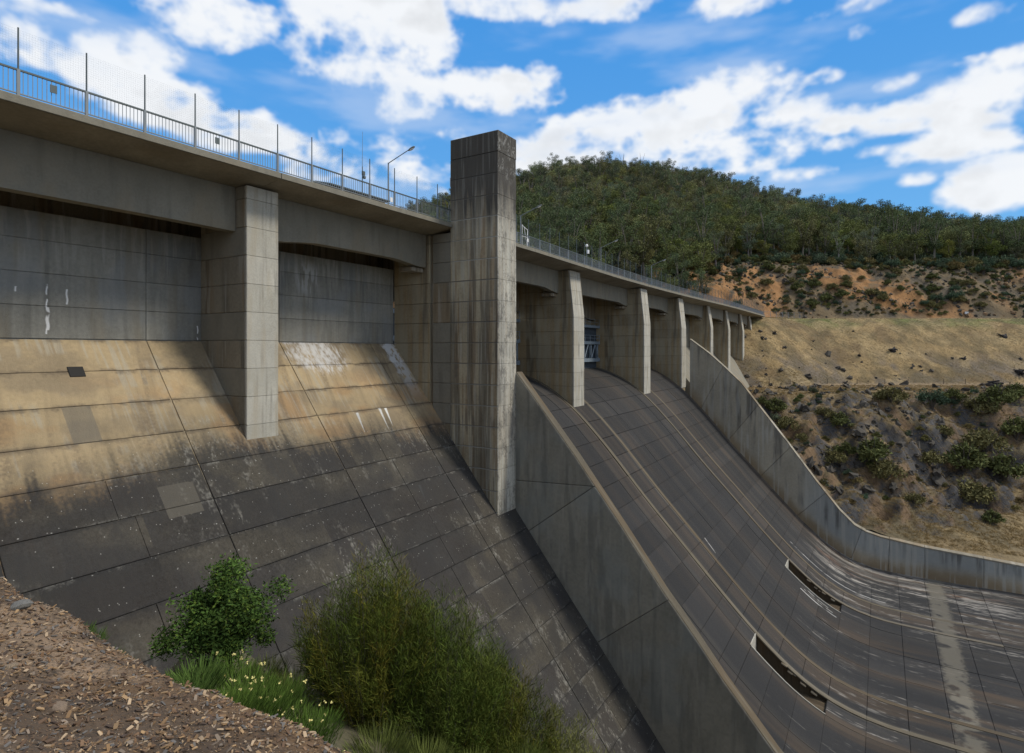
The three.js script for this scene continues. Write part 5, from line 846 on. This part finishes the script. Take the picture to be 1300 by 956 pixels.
// low weeds along the edge of the bank
function weed(sd, R, H, n, hue, flowers) {
  reseed(sd); const L = [], F = []; for (let i = 0; i < n; i++) { const a = rr(0, 6.28), r = R * Math.sqrt(rnd()), d = new THREE.Vector3(Math.cos(a) * 0.5, rr(0.5, 1.2), Math.sin(a) * 0.5).normalize(), v = rr(0.6, 1.35); L.push([new THREE.Vector3(Math.cos(a) * r, rr(0, H * 0.6), Math.sin(a) * r), d, sideOf(d), rr(0.25, 0.6) * H, rr(0.006, 0.014), [hue[0] * v, hue[1] * v, hue[2] * v]]); }
  for (let i = 0; i < flowers; i++) { const a = rr(0, 6.28), r = R * rr(0.2, 1.1), p = new THREE.Vector3(Math.cos(a) * r, H * rr(0.85, 1.35), Math.sin(a) * r); for (let k = 0; k < 5; k++) { const d = rdir(); F.push([p.clone(), d, sideOf(d), 0.035, 0.03, [0.62, 0.55, 0.22]]); } const d = new THREE.Vector3(rr(-0.1, 0.1), 1, rr(-0.1, 0.1)); L.push([new THREE.Vector3(p.x * 0.7, 0, p.z * 0.7), d.set(p.x * 0.3, p.y, p.z * 0.3).normalize(), sideOf(d), p.y, 0.008, hue]); }
  return { leaf: leafGeo(L), flower: flowers ? leafGeo(F) : null };
}
{
  const grassy = weed(31, 0.30, 0.45, 700, [0.075, 0.125, 0.028], 0), fl = weed(32, 0.42, 0.40, 1000, [0.075, 0.125, 0.022], 6), pale = weed(33, 0.55, 0.6, 1300, [0.10, 0.12, 0.03], 0);
  const put = (nm, k, u, w, s, label, group) => { const P = nearP(u, w), t = thing(nm, label, 'plant', group, [P.x, P.y - 0.03, P.z]); mesh('leaves', k.leaf, leafM, t); if (k.flower) mesh('flowers', k.flower, leafM, t).userData.kind = 'stuff'; t.scale.setScalar(s); t.rotation.y = u * 9; };
  for (const [px, w, s] of [[92, 5.0, 0.45], [104, 5.1, 0.5], [132, 5.0, 0.4], [150, 4.9, 0.35], [214, 8.5, 1.0], [236, 9.4, 1.2], [252, 9.0, 1.1], [226, 8.2, 0.9], [244, 8.6, 0.8]]) put('grass_tuft', grassy, (px - PX) / FOC * w, w, s, 'bright green grass tuft on the edge of the mulch bank', 'grass tufts on the bank edge');
  for (const [px, w, s] of [[262, 6.6, 0.7], [285, 7.0, 0.8], [310, 7.4, 0.8], [335, 7.6, 0.9], [362, 8.0, 0.8], [300, 6.4, 0.7], [345, 6.8, 0.8], [390, 8.2, 0.8], [275, 5.9, 0.6], [325, 6.0, 0.7], [420, 7.6, 0.8], [300, 8.6, 1.0], [330, 9.2, 1.1], [360, 9.4, 1.0], [285, 8.2, 0.9], [310, 9.8, 1.2], [345, 10.2, 1.2], [385, 9.0, 1.0], [265, 7.6, 0.8], [345, 7.4, 0.8], [370, 6.8, 0.8], [400, 10, 1.0], [290, 10.6, 1.1]]) put('flowering_weed', fl, (px - PX) / FOC * w, w, s, 'low green weed dotted with small pale yellow flowers below the mulch bank', 'flowering weeds below the bank');
  for (const [px, w, s] of [[350, 11.2, 0.8], [372, 12, 0.9], [335, 12.5, 0.8], [700, 12.6, 1.2], [735, 13, 1.2], [660, 12.2, 1.1], [765, 13.6, 1.1], [600, 11, 0.9], [540, 10.6, 0.9], [480, 10.4, 0.9]]) put('tall_weed', pale, (px - PX) / FOC * w, w, s, 'rank pale-green weeds growing around the broom bushes', 'rank weeds round the broom bushes');
}
renderer.render(scene, camera);
